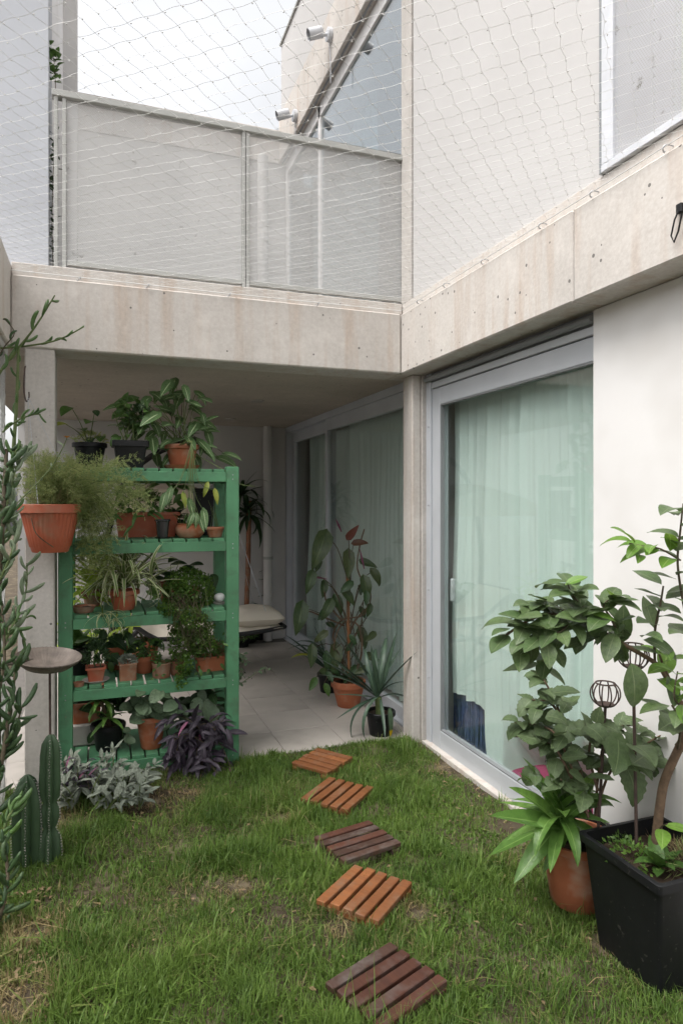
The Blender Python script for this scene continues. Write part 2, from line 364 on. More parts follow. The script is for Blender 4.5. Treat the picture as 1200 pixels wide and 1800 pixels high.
M['pink'] = surf('crimson_fabric', (0.38, 0.06, 0.15), (0.30, 0.045, 0.115), 0.9, 6, 120, 0.2, 0.2)
M['blue'] = surf('blue_fringe', (0.12, 0.17, 0.33), (0.08, 0.11, 0.22), 0.9, 20, 120, 0.2, 0.2)
M['stone'] = surf('grey_stone', (0.45, 0.42, 0.39), (0.36, 0.34, 0.31), 0.85, 9, 60, 0.3)
M['orange_flower'] = surf('orange_petal', (0.75, 0.30, 0.04), None, 0.6, 6, 60, 0.0)
M['lampw'] = surf('white_lamp', (0.62, 0.63, 0.66), None, 0.4, 6, 60, 0.0, 0.5)
def curtainmat(name, c):
    m, t, p = newmat(name); t.links.new(mix(t, noise(t, coords(t), 2.0, 4), c, tuple(x * 0.93 for x in c)), p.inputs['Base Color'])
    p.inputs['Roughness'].default_value = 0.85; p.inputs['Specular IOR Level'].default_value = 0.15
    wv = coords(t, (1, 260, 260)); bump(t, p, noise(t, wv, 1.0, 2), 0.08, 0.002)
    tr = N(t, 'ShaderNodeBsdfTranslucent'); tr.inputs[0].default_value = c4(c)
    mx = N(t, 'ShaderNodeMixShader'); mx.inputs[0].default_value = 0.08
    t.links.new(p.outputs[0], mx.inputs[1]); t.links.new(tr.outputs[0], mx.inputs[2]); t.links.new(mx.outputs[0], t.nodes['Material Output'].inputs[0])
    return m
M['curtain'] = curtainmat('mint_curtain', (0.80, 0.89, 0.85))
M['glass'] = glassmat('window_glass', (0.95, 0.98, 0.97), 2.2)
M['glass_up'] = glassmat('upper_window_glass', (0.66, 0.75, 0.79), 6.0)
M['perf_front'] = perfmat('perforated_sheet_front', (0.66, 0.655, 0.645), 0, hole=0.36)
M['perf_side'] = perfmat('perforated_sheet_side', (0.60, 0.60, 0.62), 1, pitch=0.010, hole=0.34)

# ================================================================== the setting
m = MB(); m.box(-40, 40, -40, 40, -0.30, -0.06)
tag(m.build('ground', M['ground']), kind='structure')

def vnoise(x, y, s, seed=0):
    """smooth value noise, numpy"""
    x = np.asarray(x, float) * s; y = np.asarray(y, float) * s
    xi, yi = np.floor(x).astype(int), np.floor(y).astype(int); fx, fy = x - xi, y - yi
    fx = fx * fx * (3 - 2 * fx); fy = fy * fy * (3 - 2 * fy)
    def h(a, b):
        n = np.sin(a * 127.1 + b * 311.7 + seed * 74.7) * 43758.5453
        return n - np.floor(n)
    return (h(xi, yi) * (1 - fx) + h(xi + 1, yi) * fx) * (1 - fy) + (h(xi, yi + 1) * (1 - fx) + h(xi + 1, yi + 1) * fx) * fy
def lawn_z(x, y): return 0.030 * (vnoise(x, y, 1.7, 3) - 0.5) + 0.016 * (vnoise(x, y, 6.0, 5) - 0.5) - 0.012

LX0, LX1, LY0, LY1 = -0.62, 1.97, -1.0, 3.985
m = MB(); m.grid(lambda u, v: (LX0 + (LX1 - LX0) * u, LY0 + (LY1 - LY0) * v, float(lawn_z(LX0 + (LX1 - LX0) * u, LY0 + (LY1 - LY0) * v))), 70, 130)
tag(m.build('lawn', M['ground'], smooth=3.0), kind='structure')

# patio paving: slab of mortar with single tiles on it
pf = boxpart('patio_floor', M['grout'], None, -0.75, 1.96, 3.99, 7.36, -0.05, -0.006); tag(pf, kind='structure')
tm = []
for k in range(3):
    b = MB(); b.box(-0.198, 0.198, -0.1955, 0.1955, -0.01, 0.0, c=0.0015); tm.append(b.mesh('floor_tile', M['tile']))
for i in range(-4, 3):
    for j in range(9):
        cx, cy = 1.085 + 0.4 * i + 0.2, 3.99 + 0.395 * j + 0.1975
        if cx - 0.2 > 1.95 or cy > 7.3: continue
        o = link('floor_tile', random.choice(tm), pf)
        o.location = (cx, cy, 0.002 + random.uniform(-0.0012, 0.0012)); o.rotation_euler = (random.uniform(-.002, .002), random.uniform(-.002, .002), random.choice((0, PI)))
        if cx + 0.2 > 1.96: o.scale = ((1.955 - (cx - 0.2)) / 0.4, 1, 1); o.location.x = (1.955 + cx - 0.2) / 2

# ------------------------------------------------------------------ the house
house = thing('concrete_house', 'white and raw concrete house with deep beams, covered patio and upper terrace', 'house')
B = lambda name, mat, *b, c=0.0: boxpart(name, M[mat], house, *b, c=c)
def beam(name, x0, x1, y0, y1, z0, z1, nx, ny, nz, amp=0.004):
    """cast beam with slightly irregular arrises"""
    m = MB(); m.box(x0, x1, y0, y1, z0, z1, c=0.008); return m.build(name, M['concrete'], house)
beam('beam', -0.43, 1.815, 3.90, 4.14, 2.36, 2.742, 1, 1, 1)
B('beam_upstand', 'concrete', -0.43, 1.832, 3.918, 4.14, 2.7425, 2.812, c=0.004)
beam('beam', 1.82, 2.10, 2.262, 4.14, 2.36, 2.742, 1, 1, 1)
beam('beam', 1.8215, 2.10, -1.2, 2.258, 2.36, 2.742, 1, 1, 1)
B('beam_upstand', 'concrete', 1.838, 2.08, -1.2, 4.14, 2.7425, 2.812, c=0.004)
beam('beam', -0.70, -0.432, -1.2, 4.14, 2.36, 2.80, 1, 1, 1)
B('column', 'concrete_grey', -0.365, -0.218, 3.906, 4.13, -0.1, 2.359, c=0.006)
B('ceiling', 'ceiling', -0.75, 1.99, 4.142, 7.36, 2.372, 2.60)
B('back_wall', 'white_old', -0.75, 2.10, 7.362, 7.52, -0.1, 2.60)
# column in the inner corner (two faces with a groove)
B('column', 'concrete', 1.895, 1.955, 3.90, 4.04, -0.05, 2.359, c=0.005)
B('column', 'concrete_grey', 1.957, 2.00, 3.885, 4.03, -0.05, 2.359, c=0.004)
# plain white wall to the right of the near door
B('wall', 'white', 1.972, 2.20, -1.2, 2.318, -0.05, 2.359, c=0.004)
B('skirting', 'concrete', 1.948, 1.9715, -1.2, 2.318, -0.05, 0.05, c=0.003)
# upper storey, right side
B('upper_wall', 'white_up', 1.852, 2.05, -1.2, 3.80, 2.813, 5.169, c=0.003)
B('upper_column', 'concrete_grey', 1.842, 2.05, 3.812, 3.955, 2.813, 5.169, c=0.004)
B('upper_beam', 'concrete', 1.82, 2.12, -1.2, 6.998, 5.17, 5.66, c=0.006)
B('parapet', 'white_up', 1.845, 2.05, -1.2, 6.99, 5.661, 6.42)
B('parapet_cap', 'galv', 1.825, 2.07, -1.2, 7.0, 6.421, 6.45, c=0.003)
B('upper_soffit', 'concrete_grey', 1.94, 2.6, 3.957, 6.99, 5.10, 5.168)
B('terrace_floor', 'concrete_grey', -0.75, 1.98, 4.145, 7.36, 2.602, 2.66)
B('terrace_back_wall', 'white_old', -0.75, 2.10, 7.02, 7.20, 2.661, 5.16)
B('terrace_back_beam', 'concrete', -0.75, 2.10, 6.995, 7.22, 5.161, 5.52, c=0.006)
B('terrace_column', 'white_old', -0.365, -0.185, 6.82, 6.99, 2.661, 7.5, c=0.005)
B('terrace_side_wall', 'white', -0.46, -0.31, 4.25, 6.99, 2.661, 7.5)
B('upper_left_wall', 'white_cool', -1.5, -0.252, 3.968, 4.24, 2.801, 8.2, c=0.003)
# interior shell
B('interior_floor', 'tile', 2.07, 4.6, -0.5, 8.0, -0.1, 0.012)
B('interior_wall', 'interior', 4.6, 4.7, -0.5, 8.0, -0.1, 2.5)
B('interior_wall', 'interior', 2.2, 4.6, -0.6, -0.5, -0.1, 2.5)
B('interior_wall', 'interior', 2.2, 4.6, 8.0, 8.1, -0.1, 2.5)
B('interior_ceiling', 'interior', 2.102, 4.7, -0.6, 8.1, 2.37, 2.60)
B('interior_wall', 'interior', 2.12, 2.2, 7.30, 8.0, -0.1, 2.37)
B('interior_wall', 'interior', 2.06, 2.7, 3.87, 4.0, -0.1, 2.37)
B('upper_room_wall', 'interior', 3.4, 3.5, 3.5, 8.0, 2.6, 5.1)
B('upper_room_wall', 'interior', 2.1, 3.4, 7.3, 7.4, 2.6, 5.1)
B('upper_room_wall', 'interior', 2.06, 3.4, 3.81, 3.94, 2.6, 5.1)
B('upper_room_ceiling', 'interior', 2.6, 3.5, 3.5, 8.0, 5.101, 5.2)

# near sliding door -----------------------------------------------------------
d = MB(); XF0, XF1 = 1.998, 2.058
d.box(XF0, XF1, 3.722, 3.822, 0.0, 2.256, c=0.003)             # left stile
d.box(XF0, XF1, 2.320, 3.720, 0.004, 0.118, c=0.003)            # bottom rail
d.box(XF0, XF1, 2.320, 3.720, 2.150, 2.256, c=0.003)            # top rail
dn = d.build('sliding_door', M['alu'], house); dn['label'] = 'near sliding door with mint curtain behind the glass'
boxpart('glass_pane', M['glass'], dn, 2.026, 2.034, 2.3195, 3.7215, 0.1185, 2.1495)
boxpart('glazing_bead', M['alu_dark'], dn, 2.000, 2.025, 3.7125, 3.7215, 0.119, 2.149)
boxpart('glazing_bead', M['alu_dark'], dn, 2.000, 2.025, 2.3205, 3.712, 0.119, 0.127)
boxpart('glazing_bead', M['alu_dark'], dn, 2.000, 2.025, 2.3205, 3.712, 2.142, 2.149)
h = MB(); h.box(2.036, 2.060, 3.635, 3.665, 0.93, 1.07, c=0.006); h.build('handle', M['lampw'], dn)
jb = boxpart('door_jamb', M['alu'], house, 1.985, 2.058, 3.824, 3.884, -0.02, 2.359, c=0.002)
for z in (0.42, 0.98, 1.52, 2.02):
    h = MB(); h.tube([(1.9845, 3.845, z), (1.978, 3.845, z)], [0.006, 0.004], 8); h.build('screw', M['steel'], jb)
h = MB(); h.box(1.952, 1.997, 2.320, 3.88, -0.03, 0.012, c=0.003); h.build('threshold', M['concrete'], house)
h = MB(); h.box(1.990, 2.058, 2.320, 3.822, 2.262, 2.300, c=0.003); tk = h.build('door_track', M['alu'], house)
h = MB(); h.tube([(1.972, 2.32, 2.322), (1.972, 3.86, 2.322)], 0.017, 12); h.build('roller_tube', M['alu_dark'], tk)
h = MB(); h.box(1.995, 2.058, 2.320, 3.822, 2.302, 2.358); h.build('roller_box', M['alu_dark'], tk)

# patio sliding doors ----------------------------------------------------------
def patio_door(y0, y1, x0, jl, jr, label):
    d = MB(); x1 = x0 + 0.045
    d.box(x0, x1, y0, y0 + jr, 0.0, 2.312, c=0.003); d.box(x0, x1, y1 - jl, y1, 0.0, 2.312, c=0.003)
    d.box(x0, x1, y0 + jr, y1 - jl, 0.0, 0.10, c=0.003); d.box(x0, x1, y0 + jr, y1 - jl, 2.205, 2.312, c=0.003)
    o = d.build('sliding_door', M['alu'], house); o['label'] = label
    boxpart('glass_pane', M['glass'], o, x0 + 0.02, x0 + 0.028, y0 + jr - 0.002, y1 - jl + 0.002, 0.099, 2.206); return o
patio_door(4.05, 5.98, 2.002, 0.05, 0.085, 'nearer sliding door under the patio ceiling')
patio_door(5.94, 7.30, 2.052, 0.085, 0.05, 'farther sliding door under the patio ceiling')
B('door_head', 'alu', 1.992, 2.10, 4.045, 7.355, 2.3125, 2.3715)
B('door_sill', 'alu', 1.962, 2.10, 4.045, 7.355, -0.02, 0.0115)
h = MB(); h.box(1.99, 2.1, 7.302, 7.356, 0.012, 2.312); h.build('door_jamb', M['alu'], house)
# upper terrace glazing
d = MB(); UX0, UX1 = 1.893, 1.935
for (y0, y1) in ((3.957, 4.03), (5.80, 5.86), (6.92, 6.99)): d.box(UX0, UX1, y0, y1, 2.662, 5.166, c=0.003)
d.box(UX0, UX1, 4.0305, 6.9195, 5.040, 5.166, c=0.003); d.box(UX0, UX1, 4.0305, 6.9195, 2.6615, 2.72, c=0.003)
uw = d.build('upper_window', M['white'], house)
boxpart('glass_pane', M['glass_up'], uw, 1.912, 1.92, 4.0295, 5.801, 2.719, 5.041)
boxpart('glass_pane', M['glass_up'], uw, 1.912, 1.92, 5.859, 6.9205, 2.719, 5.041)
h = MB(); h.box(1.850, 1.862, 3.96, 6.98, 5.156, 5.1685); h.build('shutter_track', M['alu_dark'], house)

# curtains ----------------------------------------------------------------------
def curtain(name, label, x, y0, y1, z0, z1, seed, amp=0.035, hem=None, nu=320, nv=26, wl_=0.085, mat='curtain', back=None):
    rr = random.Random(seed); ph = [rr.uniform(0, 6.28) for _ in range(8)]
    L = y1 - y0
    def fn(u, v):
        y = y0 + L * u + 0.012 * math.sin(9 * u * L + ph[0])
        yy = y + 0.035 * math.sin(5.1 * y + ph[1]) + 0.02 * math.sin(13 * y + ph[5])
        f = math.sin(2 * PI * yy / wl_ + ph[2]) * 0.55 + math.sin(2 * PI * yy / (wl_ * 1.73) + ph[3]) * 0.4 + math.sin(2 * PI * yy / (wl_ * 3.9) + ph[4]) * 0.5 + 0.18 * math.sin(2 * PI * yy / (wl_ * 0.45) + ph[6]) + 0.8 * (abs(math.sin(PI * yy / (wl_ * 1.27) + ph[6])) - 0.6)
        a = amp * (0.45 + 0.55 * (1 - v)) * (0.6 + 0.4 * math.sin(3 * y + ph[7]))
        lo = z0 if hem is None else hem(y)
        z = lo + (z1 - lo) * v
        bk = back(y) * max(0.0, 1 - (z - lo) / 0.30) ** 1.2 if back else 0.0
        return (x + a * f + 0.01 * math.sin(3.0 * z + 4 * y) + bk, y, z)
    m = MB(); m.grid(fn, nu, nv); me = m.mesh(name, M[mat], smooth=3.0)
    o = link(name, me); tag(o, label, 'curtain'); return o
def hem_near(y):
    t = 3.74 - y
    z = 0.335 - 0.03 * t + 0.006 * math.sin(t * 33)
    if t > 0.36: z = max(0.03, z - (t - 0.36) * 9)
    if t > 0.62: z = 0.13 + 0.03 * math.sin(t * 17)
    return max(0.02, z)
curtain('curtain', 'pale mint curtain behind the near glass door with its hem hitched up', 2.128, 2.22, 3.76, 0.05, 2.19, 1, 0.036, hem_near, wl_=0.105, back=lambda y: 0.27 * max(0.0, min(1.0, (3.24 - y) / 0.10)))
curtain('curtain', 'shaded green curtain behind the nearer of the two patio doors', 2.20, 4.02, 5.86, 0.02, 2.25, 2, 0.060, wl_=0.12)
curtain('curtain', 'shaded green curtain behind the farther of the two patio doors', 2.24, 5.92, 7.16, 0.02, 2.25, 3, 0.060, wl_=0.12)
curtain('curtain', 'light curtain behind the upper terrace glazing', 2.20, 5.2, 6.9, 2.68, 5.0, 4, 0.045, nu=160)
# blue fringed hanging under the hem of the near curtain
fb = thing('fringed_throw', 'dark blue fringed fabric hanging inside behind the near glass door', 'fabric', (2.27, 3.4, 0.03))
m = MB(); m.grid(lambda u, v: (2.20 + 0.012 * math.sin(40 * u), 3.28 + 0.57 * u, 0.02 + 0.50 * v), 60, 4); m.build('cloth', M['blue'], fb, smooth=3.0)
m = MB()
for k in range(110):
    y = 3.30 + 0.54 * k / 110 + random.uniform(-.003, .003); x = 2.165 + random.uniform(-.008, .008)
    m.tube([(x, y, 0.50), (x + random.uniform(-.006, .006), y + random.uniform(-.006, .006), 0.25), (x + random.uniform(-.012, .012), y + random.uniform(-.012, .012), 0.04 + random.uniform(0, .03))], 0.0035, 4)
m.build('fringe', M['blue'], fb)
# crimson cushion on the floor inside
def cushion(name, c, sx, sy, sz, mat, parent=None, puff=0.55, rz=0):
    m = MB()
    def side(sg):
        def fn(u, v):
            a, b = 2 * u - 1, 2 * v - 1
            t = max(0.0, (1 - abs(a) ** 3.2) * (1 - abs(b) ** 3.2)) ** puff
            pin = 1 - 0.05 * (1 - abs(a)) * abs(b) - 0.05 * (1 - abs(b)) * abs(a)
            w_ = 0.05 * math.sin(7 * a + 3 * b) * t
            x, y = a * sx * pin, b * sy * pin
            return (c[0] + x * math.cos(rz) - y * math.sin(rz), c[1] + x * math.sin(rz) + y * math.cos(rz), c[2] + sg * sz * t * (1 + w_))
        return fn
    m.grid(side(1), 18, 18); m.grid(side(-1), 18, 18)
    return m.build(name, M[mat], parent, smooth=3.0)
tag(cushion('cushion', (2.205, 2.80, 0.075), 0.13, 0.33, 0.060, 'pink'), 'crimson floor cushion inside behind the near glass door', 'cushion')

# railing of the terrace ---------------------------------------------------------
rl = thing('terrace_railing', 'perforated metal balustrade on the beam above the covered patio', 'railing', (-0.2, 3.96, 2.813))
def X_at(px, Y): return PY(px, 880, Y).x
xl, xm, xr = X_at(99, 3.965), X_at(431, 3.965), X_at(710, 3.965)
for i, x in enumerate((xl, xl + 0.042, xm - 0.011, xm + 0.013, xr)):
    boxpart('post', M['galv'], rl, x - 0.010, x + 0.010, 3.945, 3.985, 2.8135, 3.742, c=0.002)
boxpart('top_rail', M['galv'], rl, xl - 0.02, xr + 0.015, 3.935, 3.995, 3.743, 3.778, c=0.003)
boxpart('bottom_rail', M['galv'], rl, xl + 0.053, xm - 0.022, 3.95, 3.98, 2.835, 2.862, c=0.002)
boxpart('bottom_rail', M['galv'], rl, xm + 0.024, xr - 0.011, 3.95, 3.98, 2.835, 2.862, c=0.002)
boxpart('perforated_panel', M['perf_front'], rl, xl + 0.053, xm - 0.022, 3.964, 3.9655, 2.862, 3.742)
boxpart('perforated_panel', M['perf_front'], rl, xm + 0.024, xr - 0.011, 3.964, 3.9655, 2.862, 3.742)
# perforated screen at the upper right
ps = thing('perforated_screen', 'tall perforated metal screen in a pale frame standing on the right beam', 'screen', (1.83, 2.1, 2.813))
boxpart('frame_post', M['lampw'], ps, 1.822, 1.8505, 2.035, 2.095, 2.843, 4.3, c=0.002)
boxpart('frame_post', M['alu_dark'], ps, 1.8255, 1.8505, 2.097, 2.112, 2.814, 4.3, c=0.002)
boxpart('bottom_rail', M['lampw'], ps, 1.820, 1.8505, 0.2, 2.095, 2.8135, 2.842, c=0.002)
boxpart('perforated_panel', M['perf_side'], ps, 1.835, 1.8365, 0.2, 2.034, 2.8425, 4.3)
# wall spotlights
def spot(px, py, label):
    b = PX(px, py, 1.82); b.x = 1.819
    t = thing('wall_spotlight', label, 'spotlight', b, 'spotlights on the upper beam')
    m = MB(); m.tube([b, b + Vector((-0.035, 0, 0))], 0.055, 20); m.build('base', M['lampw'], t)
    m = MB(); m.tube([b + Vector((-0.035, 0, 0)), b + Vector((-0.075, 0.01, -0.012)), b + Vector((-0.10, 0.02, 0.0))], 0.014, 8); m.build('arm', M['lampw'], t)
    h = b + Vector((-0.115, 0.03, 0.012)); ax = Vector((-0.80, 0.10, -0.30)).normalized()
    m = MB(); m.tube([h - ax * 0.045, h + ax * 0.075], 0.046, 20, cap=False); m.tube([h - ax * 0.046, h - ax * 0.040], [0.040, 0.046], 20); hd = m.build('head', M['lampw'], t)
    m = MB(); m.tube([h + ax * 0.058, h + ax * 0.06], 0.044, 20); m.build('lens', M['alu_dark'], hd)
    cb = [b + Vector((-0.02, 0, -0.05)), b + Vector((-0.006, 0, -0.2)), b + Vector((-0.004, 0, -0.40))]
    m = MB(); m.tube(cb, 0.0035, 5); m.build('cable', M['lampw'], t)
spot(582, 62, 'nearer white wall spotlight, higher in the picture on the upper beam')
spot(521, 204, 'farther white wall spotlight, just above the railing')
# downpipes
def pipe(x, y, z0, z1, r, label):
    m = MB(); m.tube([(x, y, z0), (x, y, z1)], r, 20); o = m.build('downpipe', M['white_old']); tag(o, label, 'pipe')
    m = MB(); m.tube([(x, y, z0 + 0.9), (x, y, z0 + 0.93)], r + 0.006, 20); m.build('bracket', M['galv'], o)
pipe(1.765, 7.27, 0.002, 2.371, 0.052, 'grey downpipe in the back corner of the covered patio')
pp = PY(462, 300, 6.9); pipe(pp.x, 6.9, 2.661, 5.16, 0.055, 'white downpipe on the terrace seen through the railing')
# ceiling lamps
for (px, py, lb) in ((452, 704, 'round recessed ceiling lamp nearer the beam'), (405, 736, 'round recessed ceiling lamp deeper in the patio')):
    p = G(px, py, 2.371); m = MB(); m.lathe(p, [(0.0, -0.012), (0.045, -0.012), (0.055, -0.004), (0.055, 0.001)], 24); tag(m.build('ceiling_lamp', M['stone']), lb, 'lamp', 'patio ceiling lamps')

# neighbour wall and mesh fence on the left ------------------------------------------
o = boxpart('neighbour_wall', M['white'], None, -2.9, -2.7, -3.0, 11, -0.1, 2.9); tag(o, 'white boundary wall beyond the mesh fence at the left', 'wall')
fn_ = thing('mesh_fence', 'wire mesh fence along the left edge of the garden', 'fence', (-0.45, 2.0, 0.0))
m = MB()
for sgn in (1, -1):
    k = -2.4
    while k < 5.1 + 2.4:
        pts = []
        for z in np.linspace(0.0, 2.30, 24):
            y = k + sgn * z
            if -1.0 <= y <= 3.89: pts.append((-0.452 + 0.0015 * sgn + 0.004 * math.sin(z * 66), y, z))
        if len(pts) > 1: m.tube(pts, 0.0011, 3, cap=False)
        k += 0.052
m.build('wire_mesh', M['wire'], fn_)
boxpart('top_rail', M['galv'], fn_, -0.470, -0.4425, -1.0, 3.895, 2.305, 2.345, c=0.003)
for y in (3.872, 1.6): boxpart('post', M['galv'], fn_, -0.474, -0.4545, y - 0.015, y + 0.015, -0.05, 2.304, c=0.002)

# bird netting stretched over the garden --------------------------------------------
net = thing('bird_net', 'white bird netting stretched level over the garden between the beams', 'net', (0.7, 2.0, 2.76))
NX0, NX1, NY0, NY1 = -0.43, 1.80, 0.0, 3.885
def net_z(x, y):
    u = (x - NX0) / (NX1 - NX0); v = min(1, (y - NY0) / (NY1 - NY0))
    return 2.757 - 0.075 * math.sin(PI * u) * math.sin(PI * (0.15 + 0.85 * v)) ** 0.7 + 0.004 * math.sin(5 * x + 3 * y)
CELL = 0.052
m = MB(); kn = MB(); s2 = math.sqrt(0.5)
for sg in (1, -1):
    k = -6.0
    while k < 6.0:
        run = []
        def flush():
            if len(run) > 1: m.tube(run, 0.0005, 3, cap=False)
            run.clear()
        j = 0; s_ = -1.0
        while s_ < 7.0:
            # along direction (sg,1)/sqrt2 at lateral offset k
            x = k * s2 * sg * -1 + s_ * s2 * sg; y = k * s2 + s_ * s2
            x += 0.7; 
            wob = 0.0027 * math.sin(2 * PI * s_ / (2 * CELL) + (0 if sg > 0 else 1.2)) + 0.006 * math.sin(3.1 * s_ + 7 * k)
            xx, yy = x - wob * s2 * sg * -1 * -1, y + wob * s2
            if NX0 <= xx <= NX1 and NY0 <= yy <= NY1: run.append((xx, yy, net_z(xx, yy)))
            else: flush()
            s_ += CELL / 4
        flush(); k += CELL
k = -6.0
m.build('net_mesh', M['net'], net, smooth=3.0)
# knots where the two sets of cords cross
kv = []
a = -6.0
while a < 6.0:
    b = -6.0
    while b < 7.0:
        y = (a + b) * s2 ; x = (b - a) * s2 + 0.7
        if NX0 < x < NX1 and 0.6 < y < NY1: kn.tube([(x - .0016, y, net_z(x, y)), (x, y + .0016, net_z(x, y)), (x + .0016, y, net_z(x, y))], [0.001, 0.0019, 0.001], 4)
        b += CELL
    a += CELL
kn.build('knots', M['net'], net, smooth=3.0)['kind'] = 'stuff'
m = MB(); m.tube([(-0.43, 3.889, 2.757), (0.7, 3.887, 2.752), (1.81, 3.886, 2.757)], 0.0022, 5); m.build('edge_wire', M['net'], net)
m = MB(); m.tube([(1.808, 3.886, 2.757), (1.806, 2.0, 2.752), (1.808, -0.2, 2.757)], 0.0022, 5); m.build('edge_wire', M['net'], net)
def hook(p, dx, dy):
    m = MB(); p = Vector(p); q = Vector((dx, dy, 0)); s = Vector((-dy, dx, 0))
    pts = [p + q * 0.02, p - q * 0.012] + [p - q * (0.012 + 0.010 * math.sin(a)) + Vector((0, 0, -0.010 + 0.010 * math.cos(a))) + s * 0.004 * a for a in np.linspace(0.2, 4.6, 9)]
    m.tube(pts, 0.0022, 6); m.build('hook', M['steel'], net)
for (px, py) in ((739, 533), (786, 501), (853, 460), (955, 399), (1046, 338), (1176, 254)):
    p = PX(px, py, 1.822); hook((1.822, p.y, 2.757), 1, 0)
for px in (142, 262, 405, 560): 
    x = X_at(px, 3.9); hook((x, 3.902, 2.757), 0, 1)
# stray black cable on the right beam
p = PX(1197, 370, 1.82); cb = thing('loose_cable', 'short black cable hanging from a clip on the right beam', 'cable', (1.815, p.y, p.z))
m = MB(); m.tube([(1.818, p.y, p.z + .02), (1.808, p.y, p.z), (1.80, p.y + .01, p.z - .03), (1.806, p.y + .03, p.z - .075), (1.808, p.y + .02, p.z - .10), (1.806, p.y, p.z - .07), (1.80, p.y - .02, p.z - .02)], 0.003, 6); m.build('cord', M['black'], cb)
m = MB(); m.box(1.805, 1.8215, p.y - .012, p.y + .012, p.z - .01, p.z + .022, c=0.003); m.build('clip', M['black'], cb)

# ================================================================== green plant stand
SX0, SX1, SY0, SY1 = -0.205, 0.788, 3.965, 4.475
LEV = [1.737, 1.328, 0.915, 0.518, 0.100]
sh = thing('plant_stand', 'green painted wooden plant stand with slatted shelves at the edge of the patio', 'shelf', ((SX0 + SX1) / 2, (SY0 + SY1) / 2, 0.0))
PW = 0.074
for (x, y) in ((SX0, SY0), (SX1 - PW, SY0), (SX0, SY1 - PW), (SX1 - PW, SY1 - PW)):
    boxpart('post', M['green'], sh, x, x + PW, y, y + PW * 0.9, -0.02, 1.752, c=0.003)
slm = MB(); slm.box(-0.036, 0.036, -0.235, 0.235, -0.018, 0.0, c=0.002); slme = slm.mesh('slat', M['green'])
for z in LEV:
    for y in (SY0 + 0.008, SY1 - 0.034):
        boxpart('rail', M['green'], sh, SX0 + PW + 0.0005, SX1 - PW - 0.0005, y, y + 0.026, z - 0.076, z - 0.0185, c=0.002)
    for x in (SX0 + 0.008, SX1 - 0.034):
        boxpart('rail', M['green'], sh, x, x + 0.026, SY0 + PW, SY1 - PW, z - 0.076, z - 0.0185, c=0.002)
    n = 11; step = (SX1 - SX0 - 2 * PW - 0.004) / n
    for k in range(n):
        o = link('slat', slme, sh)
        o.location = (SX0 + PW + 0.002 + step * (k + 0.5) - wl(sh).x, (SY0 + SY1) / 2 - wl(sh).y + random.uniform(-.003, .003), z + random.uniform(-.0015, .0005))
        o.scale = (step * random.uniform(0.84, 0.9) / 0.072, 1, 1); o.rotation_euler = (0, 0, random.uniform(-.006, .006))

for z in LEV:
    for x in (SX0 + PW * .5, SX1 - PW * .5):
        for dz in (-.034, -.060):
            m = MB(); m.tube([(x, SY0 + .001, z + dz), (x, SY0 - .0015, z + dz)], [.0045, .0035], 8); m.build('screw', M['steel'], sh)

# ================================================================== slatted stepping boards
def board(corners, label, mat, slat_edge, z=0.045, n=5):
    """corners: left, top, right, bottom as seen; slats run along left->top (0) or left->bottom (1)"""
    L, T, Rr, Bt = [G(px, py, z) for (px, py) in corners]
    c = (L + T + Rr + Bt) / 4
    if slat_edge == 0: u = ((T - L) + (Rr - Bt)) / 2; v = ((Bt - L) + (Rr - T)) / 2
    else: u = ((Bt - L) + (Rr - T)) / 2; v = ((T - L) + (Rr - Bt)) / 2
    ang = math.atan2(u.y, u.x); lu = min(0.46, u.length); lv = min(0.46, v.length)
    t = thing('stepping_board', label, 'deck board', (c.x, c.y, 0.0), 'slatted stepping boards across the lawn', rz=ang)
    t.rotation_euler = (random.uniform(-.012, .012), random.uniform(-.012, .012), ang)
    pitch = lv / n; wd = pitch * 0.74
    for k in range(n):
        m = MB(); m.box(-lu / 2, lu / 2, -wd / 2, wd / 2, -0.010, 0.010, c=0.0025)
        o = m.build('slat', M[mat if not isinstance(mat, list) else mat[k]], t, local=True)
        o.location = (random.uniform(-.006, .006), -lv / 2 + pitch * (k + 0.5), z - 0.010 + random.uniform(-.001, .001)); o.rotation_euler = (0, 0, random.uniform(-.012, .012))
    for s in (-0.40, 0.40):
        m = MB(); m.box(lu * s - 0.02, lu * s + 0.02, -lv / 2 + 0.004, lv / 2 - 0.004, 0.004, z - 0.0215, c=0.002); m.build('bearer', M[mat if not isinstance(mat, list) else mat[0]], t, local=True)
    return (c.x, c.y, ang, lu, lv)
BOARDS = [
 board([(511.5,1340),(559.5,1314.5),(613.5,1326.5),(583.5,1361)], 'orange stepping board lying against the edge of the patio paving', 'wood_a', 1),
 board([(529.5,1400),(577.5,1364),(657,1383.5),(609,1427)], 'orange brown stepping board, second from the patio', 'wood_a', 0),
 board([(549,1467.5),(646.5,1440.5),(706.5,1481),(607.5,1517)], 'dark brown weathered stepping board in the middle of the row', ['wood_b','wood_b','wood_c','wood_b','wood_c'], 0),
 board([(561,1572.5),(621,1517),(726,1551.5),(660,1628)], 'bright orange stepping board, second from the camera', 'wood_a', 0),
 board([(571.5,1724),(684,1649),(792,1727),(675,1805)], 'dark red stepping board nearest the camera', ['wood_c','wood_c','wood_c','wood_c','wood_b'], 0),
]

